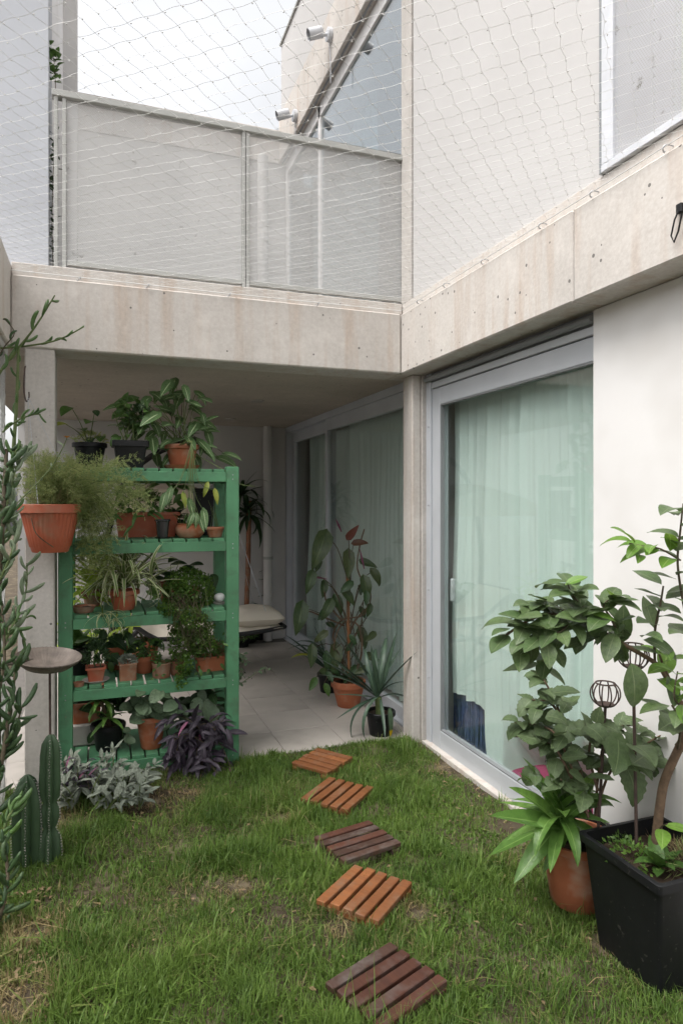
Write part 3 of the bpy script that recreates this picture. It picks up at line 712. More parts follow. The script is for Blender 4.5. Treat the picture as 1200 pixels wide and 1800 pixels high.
# ================================================================== pots
def round_pot(t, c, rt, rb, h, mat, rim=0.012, rimh=0.028, ribs=0, n=32, name='pot', soil=True):
    c = Vector(c); m = MB()
    prof = [(0.001, 0.0), (rb * 0.96, 0.0), (rb, 0.004), (rb + (rt - rb) * 0.5, h * 0.5 - rimh * .5), (rt, h - rimh), (rt + rim, h - rimh + 0.003), (rt + rim, h - 0.003), (rt + rim - 0.003, h), (rt - 0.004, h), (rt - 0.008, h * 0.80), (0.001, h * 0.80)]
    if ribs:
        prof = prof[:3] + [(rb + (rt - rb) * f, h * f * 0.9) for f in (0.12, 0.13, 0.5, 0.86)] + prof[4:]
    m.lathe(c, prof, n if not ribs else ribs * 6, ribs, 0.004 if ribs else 0, (h * 0.115, h * 0.80))
    o = m.build(name, M[mat], t, smooth=0.7)
    if soil: soil_disc(t, c + Vector((0, 0, h * 0.86)), rt - 0.007)
    return o
def soil_disc(t, c, r, sq=False):
    m = MB()
    def fn(u, v):
        if sq:
            x, y = (u - .5) * 2 * r[0], (v - .5) * 2 * r[1]
        else:
            a = u * 2 * PI; x, y = math.cos(a) * r * v, math.sin(a) * r * v
        return (c[0] + x, c[1] + y, c[2] + 0.012 * (float(vnoise(x + 3, y + c[0] * 7, 40)) - 0.5))
    m.grid(fn, 16, 5 if not sq else 10); m.build('soil', M['soil'], t, smooth=3.0)
def square_pot(t, c, ht, hb, h, mat, rim=0.006, rimh=0.022, rz=0.0, wy=1.0, name='pot', soil=True):
    """ht/hb: half widths at top/bottom; wy: depth factor (rectangular troughs)"""
    c = Vector(c); m = MB(); vs = []; fs = []
    cs, sn = math.cos(rz), math.sin(rz)
    ring = [(hb, 0.0), (hb + (ht - hb) * (1 - rimh / h), h - rimh), (ht + rim, h - rimh + 0.002), (ht + rim, h - 0.002), (ht + rim - .002, h), (ht - 0.006, h), (ht - 0.010, h * 0.78)]
    K = 4
    def sqr(hw, z):
        out = []; r = min(0.014, hw * 0.2); hy = hw * wy if wy <= 1 else hw * wy
        for (sx, sy, a0) in ((1, -1, -PI / 2), (1, 1, 0), (-1, 1, PI / 2), (-1, -1, PI)):
            for k in range(K):
                a = a0 + PI / 2 * k / (K - 1)
                x, y = sx * (hw - r) + r * math.cos(a), sy * (hy - r) + r * math.sin(a)
                out.append((c.x + x * cs - y * sn, c.y + x * sn + y * cs, c.z + z))
        return out
    n = 4 * K
    for hw, z in ring: vs += sqr(hw, z)
    for i in range(len(ring) - 1):
        for k in range(n):
            k2 = (k + 1) % n; fs.append((i * n + k, i * n + k2, (i + 1) * n + k2, (i + 1) * n + k))
    fs.append(tuple(range(n))[::-1]); fs.append(tuple((len(ring) - 1) * n + k for k in range(n)))
    m.add(vs, fs); o = m.build(name, M[mat], t, smooth=0.7)
    if soil: soil_disc(t, c + Vector((0, 0, h * 0.84)), (ht - 0.009 if rz == 0 else ht * 0.7, (ht * wy - 0.009) if rz == 0 else ht * 0.7), sq=True)
    return o
def saucer(t, c, r, mat, h=0.022):
    m = MB(); m.lathe(c, [(0.001, 0), (r * .82, 0), (r, h), (r - .006, h), (r * .8, .006), (0.001, .006)], 28); return m.build('saucer', M[mat], t)

# ================================================================== leaf library
def P_ovate(w, peak=0.42):
    e = math.log(0.5) / math.log(peak)
    return lambda t: w * max(0.0, math.sin(PI * t ** e)) ** 0.85
def P_lance(w): return lambda t: w * max(0.0, math.sin(PI * t ** 0.75)) ** 0.75
def P_strap(w): return lambda t: w * min(1.0, 0.55 + t * 2.5) * max(0.0, 1 - t ** 3.5) ** 0.8
def P_blade(w): return lambda t: w * (0.8 + 0.2 * min(1, t * 4)) * max(0.0, 1 - t) ** 0.6
def P_round(w): return lambda t: w * max(0.0, math.sin(PI * min(1, t * 0.98 + 0.02) ** 0.9)) ** 0.55
def leaf(name, mat, prof, nseg=7, fold=0.25, droop=0.6, wave=0.0, lobes=0.0, serr=0.0, seed=0, wide=False):
    """unit-length leaf along +Y, upper face +Z, curved down by droop (radians over the length)"""
    rr = random.Random(seed); m = MB(); vs = []; uv = []; fs = []
    cols = (-1, -0.5, 0, 0.5, 1) if wide else (-1, 0, 1)
    y = z = 0.0; ph = rr.uniform(0, 6)
    for i in range(nseg + 1):
        t = i / nseg; a = -droop * t ** 1.2 + droop * 0.25
        if i: y += math.cos(a) / nseg; z += math.sin(a) / nseg
        wd = max(prof(t), 0.0015)
        if serr: wd *= 1 + serr * (1 if i % 2 else -1) * (0.5 + rr.random() * 0.5)
        for c in cols:
            back = lobes * max(0.0, 1 - t * 3.2) * abs(c) ** 1.3
            up = fold * wd * abs(c) ** 1.2 + wave * math.sin(t * 9 + ph + (2 if c > 0 else 0)) * abs(c)
            vs.append((c * wd, y * 1.0 - back - up * math.sin(a), z + up * math.cos(a))); uv.append((0.5 + c / 2, t))
    n = len(cols)
    for i in range(nseg):
        for c in range(n - 1):
            fs.append((i * n + c, i * n + c + 1, (i + 1) * n + c + 1, (i + 1) * n + c))
    m.add(vs, fs, uv); return m.mesh(name, mat, smooth=3.0)
def leafset(name, mat, prof, k=3, **kw):
    dr = kw.pop('droop', 0.6); return [leaf(name, mat, prof, droop=dr * f, seed=i, **kw) for i, f in zip(range(k), (1.0, 0.45, 1.6, 0.1, 2.0))]
def put(parent, me, pos, dirv, up=(0, 0, 1), s=0.1, sx=1.0, name='leaf', W=None):
    y = Vector(dirv).normalized(); u = Vector(up)
    z = u - y * u.dot(y)
    if z.length < 1e-3: z = y.orthogonal()
    z.normalize(); x = y.cross(z)
    W = wl(parent) if W is None else W
    o = link(name, me, parent)
    p = Vector(pos) - W
    o.matrix_local = Matrix(((x.x * s * sx, y.x * s, z.x * s, p.x), (x.y * s * sx, y.y * s, z.y * s, p.y), (x.z * s * sx, y.z * s, z.z * s, p.z), (0, 0, 0, 1)))
    return o
def sph(az, el): return Vector((math.cos(az) * math.cos(el), math.sin(az) * math.cos(el), math.sin(el)))
U = random.uniform
def rosette(parent, set_, c, n, l0, l1, el0, el1, az0=0.0, az1=2 * PI, sx=1.0, name='leaf', r0=0.0, z1=0.0):
    W = wl(parent)
    for k in range(n):
        f = (k + 0.5) / n; az = az0 + (az1 - az0) * ((k * 0.618034) % 1.0) + U(-.15, .15)
        el = el0 + (el1 - el0) * f + U(-.08, .08)
        put(parent, random.choice(set_), Vector(c) + sph(az, 0) * r0 + Vector((0, 0, z1 * f)), sph(az, el), (0, 0, 1), U(l0, l1), sx * U(.88, 1.1), name, W)
def smooth_path(pts, k=4):
    P = [Vector(p) for p in pts]; out = []
    for i in range(len(P) - 1):
        p0, p1, p2, p3 = P[max(0, i - 1)], P[i], P[i + 1], P[min(len(P) - 1, i + 2)]
        for j in range(k):
            t = j / k
            out.append(0.5 * ((2 * p1) + (p2 - p0) * t + (2 * p0 - 5 * p1 + 4 * p2 - p3) * t * t + (3 * p1 - p0 - 3 * p2 + p3) * t ** 3))
    out.append(P[-1]); return out
def stem(parent, pts, r0, r1, mat='stem', n=6, name='stem', sm=4):
    P = smooth_path(pts, sm) if sm else [Vector(p) for p in pts]
    m = MB(); k = len(P) - 1
    m.tube(P, [r0 + (r1 - r0) * i / k for i in range(k + 1)], n); m.build(name, M[mat], parent, smooth=1.2); return P
def leaves_along(parent, path, set_, n, l0, l1, f0=0.2, f1=1.0, spread=0.9, droop=-0.1, sx=1.0, clump=1, jit=0.01, toward=None, flat=1.0):
    """leaves leave the twig alternately to both sides"""
    W = wl(parent); m = len(path) - 1
    for k in range(n):
        f = f0 + (f1 - f0) * (k + U(0, .6)) / n; i = min(m - 1, int(f * m)); p = path[i].lerp(path[i + 1], f * m - i)
        t = (path[i + 1] - path[i]).normalized()
        a = k * 2.4 + U(-.5, .5)
        n1 = t.orthogonal().normalized(); n2 = t.cross(n1)
        d = (t * (0.45 + U(0, .5)) + (n1 * math.cos(a) + n2 * math.sin(a)) * spread); d.z += droop + U(-.15, .15)
        if toward is not None: d += Vector(toward) * U(.1, .6)
        d.z *= flat
        put(parent, random.choice(set_), p + Vector((U(-jit, jit), U(-jit, jit), U(-jit, jit))), d, (U(-.35, .1), U(-.5, .0), 1), U(l0, l1), sx * U(.88, 1.12), 'leaf', W)

LM = {}
LM['lemon'] = leafmat('citrus_leaf', (0.070, 0.130, 0.038), (0.115, 0.175, 0.060), 0.42, rib=(0.15, 0.20, 0.09), ribw=0.025, trans=0.2, veins=0.16, dust=0.18)
LM['lemon_young'] = leafmat('citrus_leaf_young', (0.16, 0.30, 0.045), (0.12, 0.25, 0.04), 0.36, rib=(0.24, 0.36, 0.10), ribw=0.03, trans=0.3)
LM['hibiscus'] = leafmat('hibiscus_leaf', (0.090, 0.145, 0.055), (0.12, 0.175, 0.075), 0.5, rib=(0.16, 0.22, 0.10), ribw=0.022, trans=0.22, veins=0.22, dust=0.10)
LM['dracaena'] = leafmat('dracaena_leaf', (0.105, 0.22, 0.045), (0.16, 0.29, 0.06), 0.35, rib=(0.20, 0.33, 0.09), ribw=0.03, trans=0.22)
LM['syngonium'] = leafmat('syngonium_leaf', (0.075, 0.150, 0.050), (0.11, 0.20, 0.07), 0.42, rib=(0.42, 0.52, 0.30), ribw=0.045, trans=0.22, veins=0.45)
LM['yellowing'] = leafmat('yellowing_leaf', (0.32, 0.34, 0.05), (0.22, 0.30, 0.05), 0.45, trans=0.3)
LM['fern'] = leafmat('asparagus_fern', (0.22, 0.31, 0.10), (0.40, 0.39, 0.19), 0.6, trans=0.4)
LM['dry'] = leafmat('dry_leaf', (0.30, 0.22, 0.12), (0.22, 0.15, 0.08), 0.8, trans=0.1)
LM['spider'] = leafmat('spider_leaf', (0.17, 0.26, 0.08), (0.22, 0.30, 0.09), 0.42, margin=(0.62, 0.62, 0.42), trans=0.3)
LM['lime'] = leafmat('lime_leaf', (0.34, 0.46, 0.06), (0.26, 0.40, 0.06), 0.42, trans=0.4)
LM['creep'] = leafmat('creeper_leaf', (0.075, 0.16, 0.030), (0.17, 0.29, 0.055), 0.42, trans=0.3)
LM['dark'] = leafmat('dark_leaf', (0.03, 0.068, 0.025), (0.05, 0.10, 0.035), 0.4, rib=(0.08, 0.14, 0.06), ribw=0.03, trans=0.1)
LM['mid'] = leafmat('mid_leaf', (0.065, 0.14, 0.03), (0.10, 0.20, 0.045), 0.42, trans=0.2)
LM['agave'] = leafmat('strap_leaf', (0.045, 0.085, 0.055), (0.075, 0.12, 0.08), 0.42, rib=(0.10, 0.16, 0.10), ribw=0.06, trans=0.08)
LM['agave_yellow'] = leafmat('strap_leaf_yellow', (0.07, 0.12, 0.07), (0.08, 0.13, 0.07), 0.42, trans=0.1, tipcol=(0.75, 0.50, 0.02))
LM['anth'] = leafmat('philodendron_leaf', (0.045, 0.085, 0.030), (0.090, 0.105, 0.038), 0.4, rib=(0.12, 0.16, 0.07), ribw=0.025, trans=0.15, veins=0.2)
LM['anth_red'] = leafmat('philodendron_red', (0.16, 0.05, 0.035), (0.13, 0.07, 0.035), 0.4, trans=0.15)
LM['silver'] = leafmat('silver_leaf', (0.20, 0.23, 0.18), (0.28, 0.31, 0.25), 0.8, rib=(0.29, 0.32, 0.26), ribw=0.03, trans=0.08)
LM['purple'] = leafmat('purple_leaf', (0.035, 0.027, 0.040), (0.058, 0.043, 0.062), 0.5, rib=(0.075, 0.055, 0.08), ribw=0.03, trans=0.06)
LM['pinkp'] = leafmat('pink_leaf', (0.26, 0.07, 0.14), (0.17, 0.06, 0.12), 0.5, trans=0.15)
LM['kal'] = leafmat('kalanchoe_leaf', (0.11, 0.17, 0.095), (0.16, 0.23, 0.13), 0.5, trans=0.1)
LM['cactus'] = leafmat('cactus_skin', (0.045, 0.085, 0.04), (0.05, 0.095, 0.045), 0.55, trans=0.0)
LM['finger'] = leafmat('finger_leaf', (0.10, 0.19, 0.05), (0.07, 0.13, 0.05), 0.42, trans=0.08)
LM['finger_dk'] = leafmat('finger_leaf_dark', (0.040, 0.085, 0.032), (0.075, 0.125, 0.045), 0.48, trans=0.04)
LM['finger_pale'] = leafmat('finger_leaf_pale', (0.25, 0.31, 0.20), (0.18, 0.25, 0.14), 0.5, trans=0.1)
LV = {}
LV['lemon'] = leafset('citrus_leaf', LM['lemon'], P_ovate(0.26, 0.45), 4, nseg=8, fold=0.22, droop=0.7, wide=True, wave=0.012)
LV['lemon_y'] = leafset('citrus_leaf', LM['lemon_young'], P_ovate(0.23, 0.45), 3, nseg=8, fold=0.25, droop=0.6, wide=True)
LV['hib'] = leafset('hibiscus_leaf', LM['hibiscus'], P_ovate(0.36, 0.36), 4, nseg=12, fold=0.18, droop=0.9, wide=True, serr=0.09, wave=0.02)
LV['drac'] = leafset('dracaena_leaf', LM['dracaena'], P_lance(0.105), 4, nseg=9, fold=0.45, droop=1.1)
LV['syn'] = leafset('syngonium_leaf', LM['syngonium'], P_ovate(0.23, 0.30), 4, nseg=8, fold=0.2, droop=0.8, lobes=0.20, wide=True)
LV['syn_y'] = leafset('syngonium_leaf', LM['yellowing'], P_ovate(0.2, 0.30), 2, nseg=8, fold=0.2, droop=1.0, lobes=0.18, wide=True)
LV['spider'] = leafset('spider_leaf', LM['spider'], P_blade(0.042), 4, nseg=12, fold=0.5, droop=2.5)
LV['lime'] = leafset('lime_leaf', LM['lime'], P_lance(0.09), 3, nseg=7, fold=0.4, droop=1.0)
LV['dark'] = leafset('dark_leaf', LM['dark'], P_ovate(0.24, 0.42), 3, nseg=7, fold=0.25, droop=0.7, wide=True)
LV['darkp'] = leafset('palm_leaf', LM['dark'], P_lance(0.055), 3, nseg=10, fold=0.3, droop=1.7)
LV['mid'] = leafset('mid_leaf', LM['mid'], P_ovate(0.25, 0.4), 3, nseg=7, fold=0.25, droop=0.7, wide=True)
LV['midl'] = leafset('mid_leaf', LM['mid'], P_lance(0.10), 3, nseg=7, fold=0.35, droop=0.9)
LV['agave'] = leafset('strap_leaf', LM['agave'], P_lance(0.048), 4, nseg=12, fold=0.45, droop=1.25)
LV['agave_y'] = [leaf('strap_leaf', LM['agave_yellow'], P_strap(0.075), nseg=10, fold=0.4, droop=0.5)]
LV['anth'] = leafset('heart_leaf', LM['anth'], P_ovate(0.27, 0.24), 3, nseg=9, fold=0.22, droop=0.9, lobes=0.28, wide=True, wave=0.02)
LV['anth_r'] = leafset('heart_leaf', LM['anth_red'], P_ovate(0.24, 0.25), 2, nseg=8, fold=0.3, droop=1.0, lobes=0.2, wide=True)
LV['silver'] = leafset('silver_leaf', LM['silver'], P_ovate(0.19, 0.45), 4, nseg=7, fold=0.35, droop=0.9, wide=True)
LV['purple'] = leafset('purple_leaf', LM['purple'], P_lance(0.125), 4, nseg=8, fold=0.5, droop=0.9, wide=True)
LV['pinkp'] = leafset('purple_leaf', LM['pinkp'], P_lance(0.10), 2, nseg=8, fold=0.5, droop=0.6)
LV['kal'] = leafset('round_leaf', LM['kal'], P_round(0.36), 3, nseg=8, fold=0.25, droop=0.4, wide=True)
LV['hosta'] = leafset('broad_leaf', LM['kal'], P_ovate(0.29, 0.38), 2, nseg=8, fold=0.2, droop=0.9, wide=True, wave=0.01)

def tinyleaves(m, p, d, n, l, wd, rad):
    for _ in range(n):
        q = p + Vector((U(-rad, rad), U(-rad, rad), U(-rad, rad))); dd = (d + Vector((U(-1, 1), U(-1, 1), U(-.7, 1)))).normalized()
        sd = dd.cross(Vector((U(-1, 1), U(-1, 1), U(-1, 1))))
        if sd.length < 1e-3: continue
        sd = sd.normalized() * wd * U(.7, 1.2); e = q + dd * l * U(.6, 1.2); mid = q.lerp(e, .5)
        m.add([q, mid + sd, e, mid - sd], [(0, 1, 2, 3)], [(.5, 0), (1, .5), (.5, 1), (0, .5)])
def bush(parent, c, r, n, l, wd, mat, name='foliage', flat=1.0):
    m = MB(); c = Vector(c)
    for _ in range(n):
        d = sph(U(0, 2 * PI), U(-.5, 1.5)); q = c + Vector((d.x * r[0], d.y * r[1], d.z * r[2])) * U(.35, 1) ** .6
        tinyleaves(m, q, d, 1, l, wd, 0.004)
    o = m.build(name, LM[mat], parent, smooth=0); o['kind'] = 'stuff'; return o
def potted(name, label, cat, c, group=None): return thing(name, label, cat, c, group)
def on_shelf(px, lev, Y): p = PY(px, 880, Y); return Vector((p.x, Y, LEV[lev] + 0.001))

# ================================================================== top of the stand
t = potted('potted_plant', 'square black pot with bushy green plant on top of the green stand', 'potted plant', on_shelf(229, 0, 4.12)); c = wl(t)
square_pot(t, c, 0.094, 0.070, 0.158, 'black', rim=0.008, rimh=0.035)
for k in range(9):
    q = c + Vector((U(-.05, .05), U(-.05, .05), .14)); e = q + Vector((U(-.12, .12), U(-.08, .08), U(.12, .27)))
    P = stem(t, [q, q.lerp(e, .5) + Vector((U(-.02, .02), 0, .02)), e], .004, .002); leaves_along(t, P, LV['mid'], 5, .045, .085, .3, 1.0)
bush(t, c + Vector((0.05, 0, .29)), (.09, .08, .09), 500, .020, .005, 'dark')
t = potted('potted_plant', 'round black pot with a broad-leaved seedling on the left end of the stand top', 'potted plant', on_shelf(158, 0, 4.28)); c = wl(t)
round_pot(t, c, .088, .066, .155, 'black', n=28)
for (dx, dz, l, px_) in ((-.05, .10, .10, 'mid'), (.02, .14, .12, 'mid'), (.06, .06, .10, 'mid'), (-.10, .22, .11, 'mid'), (.03, .21, .07, 'dark'), (0.0, .05, .09, 'dark'), (-.13, .12, .10, 'syn_y')):
    q = c + Vector((0, 0, .135)); e = c + Vector((dx, U(-.05, .02), .14 + dz)); P = stem(t, [q, q.lerp(e, .5) + Vector((0, 0, .02)), e], .003, .002)
    put(t, random.choice(LV[px_]), e, (dx * 3 + U(-.3, .3), -.6, U(-.5, .2)), (0, -.6, 1), l, 1.25)
bush(t, c + Vector((0, 0, .17)), (.10, .08, .05), 220, .03, .004, 'fern')
t = potted('potted_plant', 'big vining plant with pale-veined arrow leaves in a terracotta pot on the stand top', 'potted plant', on_shelf(320, 0, 4.16)); c = wl(t)
saucer(t, c, .108, 'terra', .026); round_pot(t, c + Vector((0, 0, .008)), .090, .068, .142, 'terra', n=36)
W = wl(t); base = c + Vector((0, 0, .135))
SYN = [(262,700),(300,672),(320,690),(352,700),(255,745),(278,728),(297,712),(318,735),(338,745),(352,738),(268,770),(290,760),(310,772),(330,768),(350,775),(240,735),(282,690),(308,668),(345,690),(330,705),(300,745),(275,800),(320,795),(340,800),(362,795),(385,805),(395,798),(300,800),(285,815),(325,812),(215,712),(238,700),(250,760),(365,760),(325,680),(270,745)]
for (px, py) in SYN:
    e = PY(px, py, U(4.02, 4.32)); mid = base.lerp(e, .55) + Vector((0, 0, .05))
    stem(t, [base + Vector((U(-.05, .05), U(-.05, .05), 0)), mid, e], .0028, .0018, 'stem' if random.random() < .6 else 'stem_brown', 5, sm=3)
    dx = (px - 310) / 120; put(t, random.choice(LV['syn']), e, (dx + U(-.5, .5), -.55 + U(-.3, .3), -.45 + U(-.35, .3)), (U(-.2, .2), -.8, .9), U(.105, .16), U(.85, 1.15), W=W)
for (px, py, k) in ((365, 850, 'syn_y'), (378, 862, 'syn_y'), (300, 860, 'syn'), (322, 868, 'syn_y'), (290, 870, 'syn'), (333, 880, 'syn'), (345, 905, 'syn'), (352, 912, 'syn'), (338, 905, 'syn'), (358, 898, 'syn')):
    e = PY(px, py, 3.93 + U(-.02, .02)); a0 = PY(330, 835, 3.93)
    stem(t, [base + Vector((U(-.05, .05), -.07, 0)), Vector((base.x + .03, 3.94, base.z + .01)), Vector(a0).lerp(e, .4), e], .0024, .0015, 'stem', 5, sm=3)
    put(t, random.choice(LV[k]), e, (U(-.4, .4), -.25, -1), (0, -1, .3), U(.075, .115), .85, W=W)
ru = [base, PY(400, 830, 4.0), PY(420, 850, 3.97), PY(449, 855, 3.95)]
stem(t, ru, .003, .0018, 'stem')

# ================================================================== second shelf
t = potted('window_box', 'long orange plastic trough on the second shelf behind fern strands', 'planter', on_shelf(258, 1, 4.30)); c = wl(t)
square_pot(t, c, .186, .165, .150, 'terra_red', wy=.42, rim=.008, rimh=.022)
bush(t, c + Vector((-.03, 0, .18)), (.17, .07, .09), 420, .05, .005, 'mid'); 
for k in range(8): put(t, random.choice(LV['midl']), c + Vector((U(-.15, .16), U(-.05, .05), .13)), (U(-.5, .5), U(-.7, .1), U(.3, 1)), s=U(.08, .15))
t = potted('small_pot', 'small glossy black pot in front of the orange trough', 'pot', on_shelf(286, 1, 4.055)); c = wl(t)
round_pot(t, c, .040, .030, .112, 'black_gloss', rim=.006, rimh=.012); saucer(t, c + Vector((0, 0, .0)), .046, 'black_gloss', .008)
t = potted('potted_plant', 'low rounded terracotta bowl with grassy shoots on the second shelf', 'potted plant', on_shelf(334, 1, 4.11)); c = wl(t)
m = MB(); m.lathe(c, [(.001, 0), (.060, 0), (.082, .022), (.088, .05), (.080, .075), (.084, .083), (.078, .085), (.072, .07), (.001, .07)], 32); m.build('bowl', M['terra'], t); soil_disc(t, c + Vector((0, 0, .078)), .07)
for k in range(26): put(t, random.choice(LV['midl']), c + Vector((U(-.06, .06), U(-.05, .05), .075)), (U(-.6, .6), U(-.6, .4), U(.4, 1.2)), s=U(.05, .11), sx=.7)
t = potted('potted_plant', 'small low terracotta pot with thin upright sprouts beside the right post', 'potted plant', on_shelf(378, 1, 4.09)); c = wl(t)
round_pot(t, c, .050, .038, .062, 'terra', rim=.006, rimh=.018)
for k in range(5): stem(t, [c + Vector((U(-.03, .03), U(-.03, .03), .05)), c + Vector((U(-.03, .03), U(-.03, .03), .12)), c + Vector((U(-.045, .045), U(-.03, .03), U(.15, .26)))], .002, .001, 'stem', 5)
t = potted('black_planter', 'tall black planter at the back right of the second shelf', 'planter', on_shelf(358, 1, 4.385)); c = wl(t)
square_pot(t, c, .062, .050, .30, 'black', rimh=.03)
t = potted('dark_bottle_plant', 'dark leafy plant in a black pot at the back of the second shelf', 'potted plant', on_shelf(296, 1, 4.43 - .02)); c = wl(t) + Vector((0.03, 0.0, 0))
round_pot(t, c + Vector((.02, .0, 0)), .045, .036, .10, 'black', rim=.005)
rosette(t, LV['dark'], c + Vector((.02, 0, .11)), 16, .08, .14, -.1, 1.1, sx=.8)

# ================================================================== third shelf
t = potted('clay_saucer', 'shallow clay bowl of soil at the left end of the third shelf', 'bowl', on_shelf(147, 2, 4.09)); c = wl(t)
m = MB(); m.lathe(c, [(.001, 0), (.05, 0), (.068, .035), (.062, .036), (.048, .010), (.001, .010)], 28); m.build('bowl', M['terra_old'], t); soil_disc(t, c + Vector((0, 0, .026)), .055)
t = potted('spider_plant', 'striped spider plant spilling over the front of the third shelf', 'potted plant', on_shelf(218, 2, 4.12)); c = wl(t)
round_pot(t, c, .078, .058, .115, 'terra_red')
rosette(t, LV['spider'], c + Vector((0, 0, .12)), 96, .26, .44, .1, 1.3, sx=1.0)
for (px, py, L) in ((196, 1098, .13), (180, 1100, .16), (203, 1110, .14)):
    e = PY(px, py - 20, 3.945); stem(t, [c + Vector((0, -.05, .11)), PY(px + 12, py - 70, 3.95), e], .002, .0015, 'stem', 5); rosette(t, LV['spider'], e, 9, L * .7, L, -1.1, .3)
t = potted('potted_plant', 'lime green bladed plant on the left of the third shelf', 'potted plant', on_shelf(165, 2, 4.33)); c = wl(t)
round_pot(t, c, .062, .05, .10, 'terra_old'); rosette(t, LV['lime'], c + Vector((0, 0, .10)), 44, .14, .30, -.1, 1.3)
t = potted('creeping_plant', 'mound of tiny round green leaves trailing down to the fourth shelf', 'potted plant', on_shelf(330, 2, 4.14)); c = wl(t)
round_pot(t, c, .075, .06, .11, 'terra_old')
m = MB()
def blob(cx, cy, rx, ry, n, Y0, Y1):
    for _ in range(n):
        a, q = U(0, 2 * PI), math.sqrt(U(0, 1)); px, py = cx + rx * q * math.cos(a), cy + ry * q * math.sin(a)
        bulge = math.sqrt(max(0, 1 - q * q)); p = PY(px, py, Y1 + (Y0 - Y1) * bulge * U(.6, 1))
        tinyleaves(m, p, Vector((U(-.5, .5), -1, U(-.6, .6))), 1, .021, .009, .003)
blob(332, 1040, 46, 42, 2600, 3.98, 4.22); blob(335, 1092, 42, 30, 1500, 3.90, 4.1); blob(318, 1130, 22, 30, 600, 3.92, 4.05); blob(352, 1128, 26, 26, 600, 3.93, 4.06); blob(300, 1075, 26, 18, 480, 3.93, 4.1); blob(325, 1165, 14, 22, 260, 3.92, 3.99); blob(318, 1195, 9, 14, 80, 3.92, 3.96)
o = m.build('foliage', LM['creep'], t, smooth=0); o['kind'] = 'stuff'
m = MB()
for k in range(46):
    a = PY(U(300, 365), U(1030, 1070), 4.0); b = PY(U(292, 378), U(1085, 1165), 3.93); m.tube(smooth_path([a, a.lerp(b, .5) + Vector((U(-.02, .02), -.05, 0)), b], 3), .0010, 3, cap=False)
m.build('runners', M['stem_brown'], t)
t = potted('potted_plant', 'dark broad-leaved plant behind the creeping mound', 'potted plant', on_shelf(300, 2, 4.36)); c = wl(t)
round_pot(t, c, .07, .055, .12, 'terra'); 
for (px, py) in ((283, 1000), (300, 992), (316, 985), (330, 995), (345, 1000), (290, 1015), (310, 1005), (275, 1008), (325, 1010)):
    e = PY(px, py, U(4.22, 4.4)); stem(t, [c + Vector((0, 0, .1)), e], .003, .002, 'stem', 5, sm=1); put(t, random.choice(LV['dark']), e, (U(-1, 1), -.6, U(-.3, .2)), (0, -.5, 1), U(.10, .14), 1.1)
t = potted('pale_shell', 'pale knobbly shell on a clay dish at the right end of the third shelf', 'shell', on_shelf(386, 2, 4.13)); c = wl(t)
saucer(t, c, .040, 'stone', .012)
m = MB(); m.grid(lambda u, v: c + Vector((.032 * math.sin(PI * v) * math.cos(2 * PI * u) * (1 + .12 * math.sin(6 * PI * u)), .03 * math.sin(PI * v) * math.sin(2 * PI * u), .040 - .026 * math.cos(PI * v) + .004 * math.sin(14 * u) * math.sin(PI * v))), 24, 12); m.build('shell', M['white'], t, smooth=3)

# ================================================================== fourth shelf
def small(name, label, px, lev, Y, kind, *a, **k):
    t = potted(name, label, 'potted plant', on_shelf(px, lev, Y)); c = wl(t)
    (square_pot if kind == 's' else round_pot)(t, c, *a, **k); return t, c
t, c = small('potted_plant', 'small red square pot with a dark bushy plant on the fourth shelf', 169, 3, 4.09, 's', .051, .038, .085, 'terra_red', rim=.005, rimh=.014)
bush(t, c + Vector((0, 0, .14)), (.07, .06, .09), 700, .022, .0045, 'dark'); saucer(t, c, .075, 'stone', .010)
t = potted('clay_saucer', 'tiny clay saucer at the left front corner of the fourth shelf', 'saucer', on_shelf(139, 3, 4.005)); saucer(t, wl(t), .030, 'terra_old', .022)
t, c = small('potted_plant', 'weathered square clay pot with tiny grey succulents on the fourth shelf', 225, 3, 4.07, 's', .049, .046, .098, 'terra_old', rim=.001, rimh=.012)
bush(t, c + Vector((0, 0, .105)), (.048, .045, .03), 260, .020, .005, 'silver')
t, c = small('potted_plant', 'round clay pot with leafy sprigs behind the square clay pot', 254, 3, 4.20, 'r', .054, .045, .10, 'terra', rim=.004)
for k in range(11):
    e = c + Vector((U(-.09, .09), U(-.07, .04), U(.12, .19))); P = stem(t, [c + Vector((U(-.02, .02), U(-.02, .02), .085)), e], .002, .0012, 'stem', 5, sm=3); leaves_along(t, P, LV['midl'], 5, .03, .055, .2, 1)
t, c = small('potted_plant', 'round clay pot with trailing sprigs, left of a touching pair on the fourth shelf', 284, 3, 4.055, 'r', .054, .050, .085, 'terra_old', rim=.002, rimh=.01)
for k in range(10):
    e = c + Vector((U(-.06, .10), U(-.07, .04), U(.09, .20))); P = stem(t, [c + Vector((U(-.02, .02), U(-.02, .02), .075)), e], .0018, .001, 'stem', 5, sm=3); leaves_along(t, P, LV['mid'], 5, .018, .034, .2, 1)
t, c = small('potted_plant', 'smaller round clay pot, right of a touching pair on the fourth shelf', 311, 3, 4.085, 'r', .040, .036, .082, 'terra_old', rim=.002, rimh=.01)
for k in range(7):
    e = c + Vector((U(-.05, .07), U(-.06, .04), U(.09, .16))); P = stem(t, [c + Vector((0, 0, .07)), e], .0018, .001, 'stem', 5, sm=3); leaves_along(t, P, LV['mid'], 5, .018, .03, .2, 1)
t, c = small('potted_plant', 'rectangular clay trough with drooping grassy stems at the right of the fourth shelf', 370, 3, 4.13, 's', .090, .082, .088, 'terra', wy=.6, rim=.004, rimh=.014)
bush(t, c + Vector((-.01, 0, .11)), (.10, .06, .05), 380, .05, .0035, 'dry'); bush(t, c + Vector((-.02, -.01, .11)), (.10, .06, .06), 300, .022, .007, 'creep')
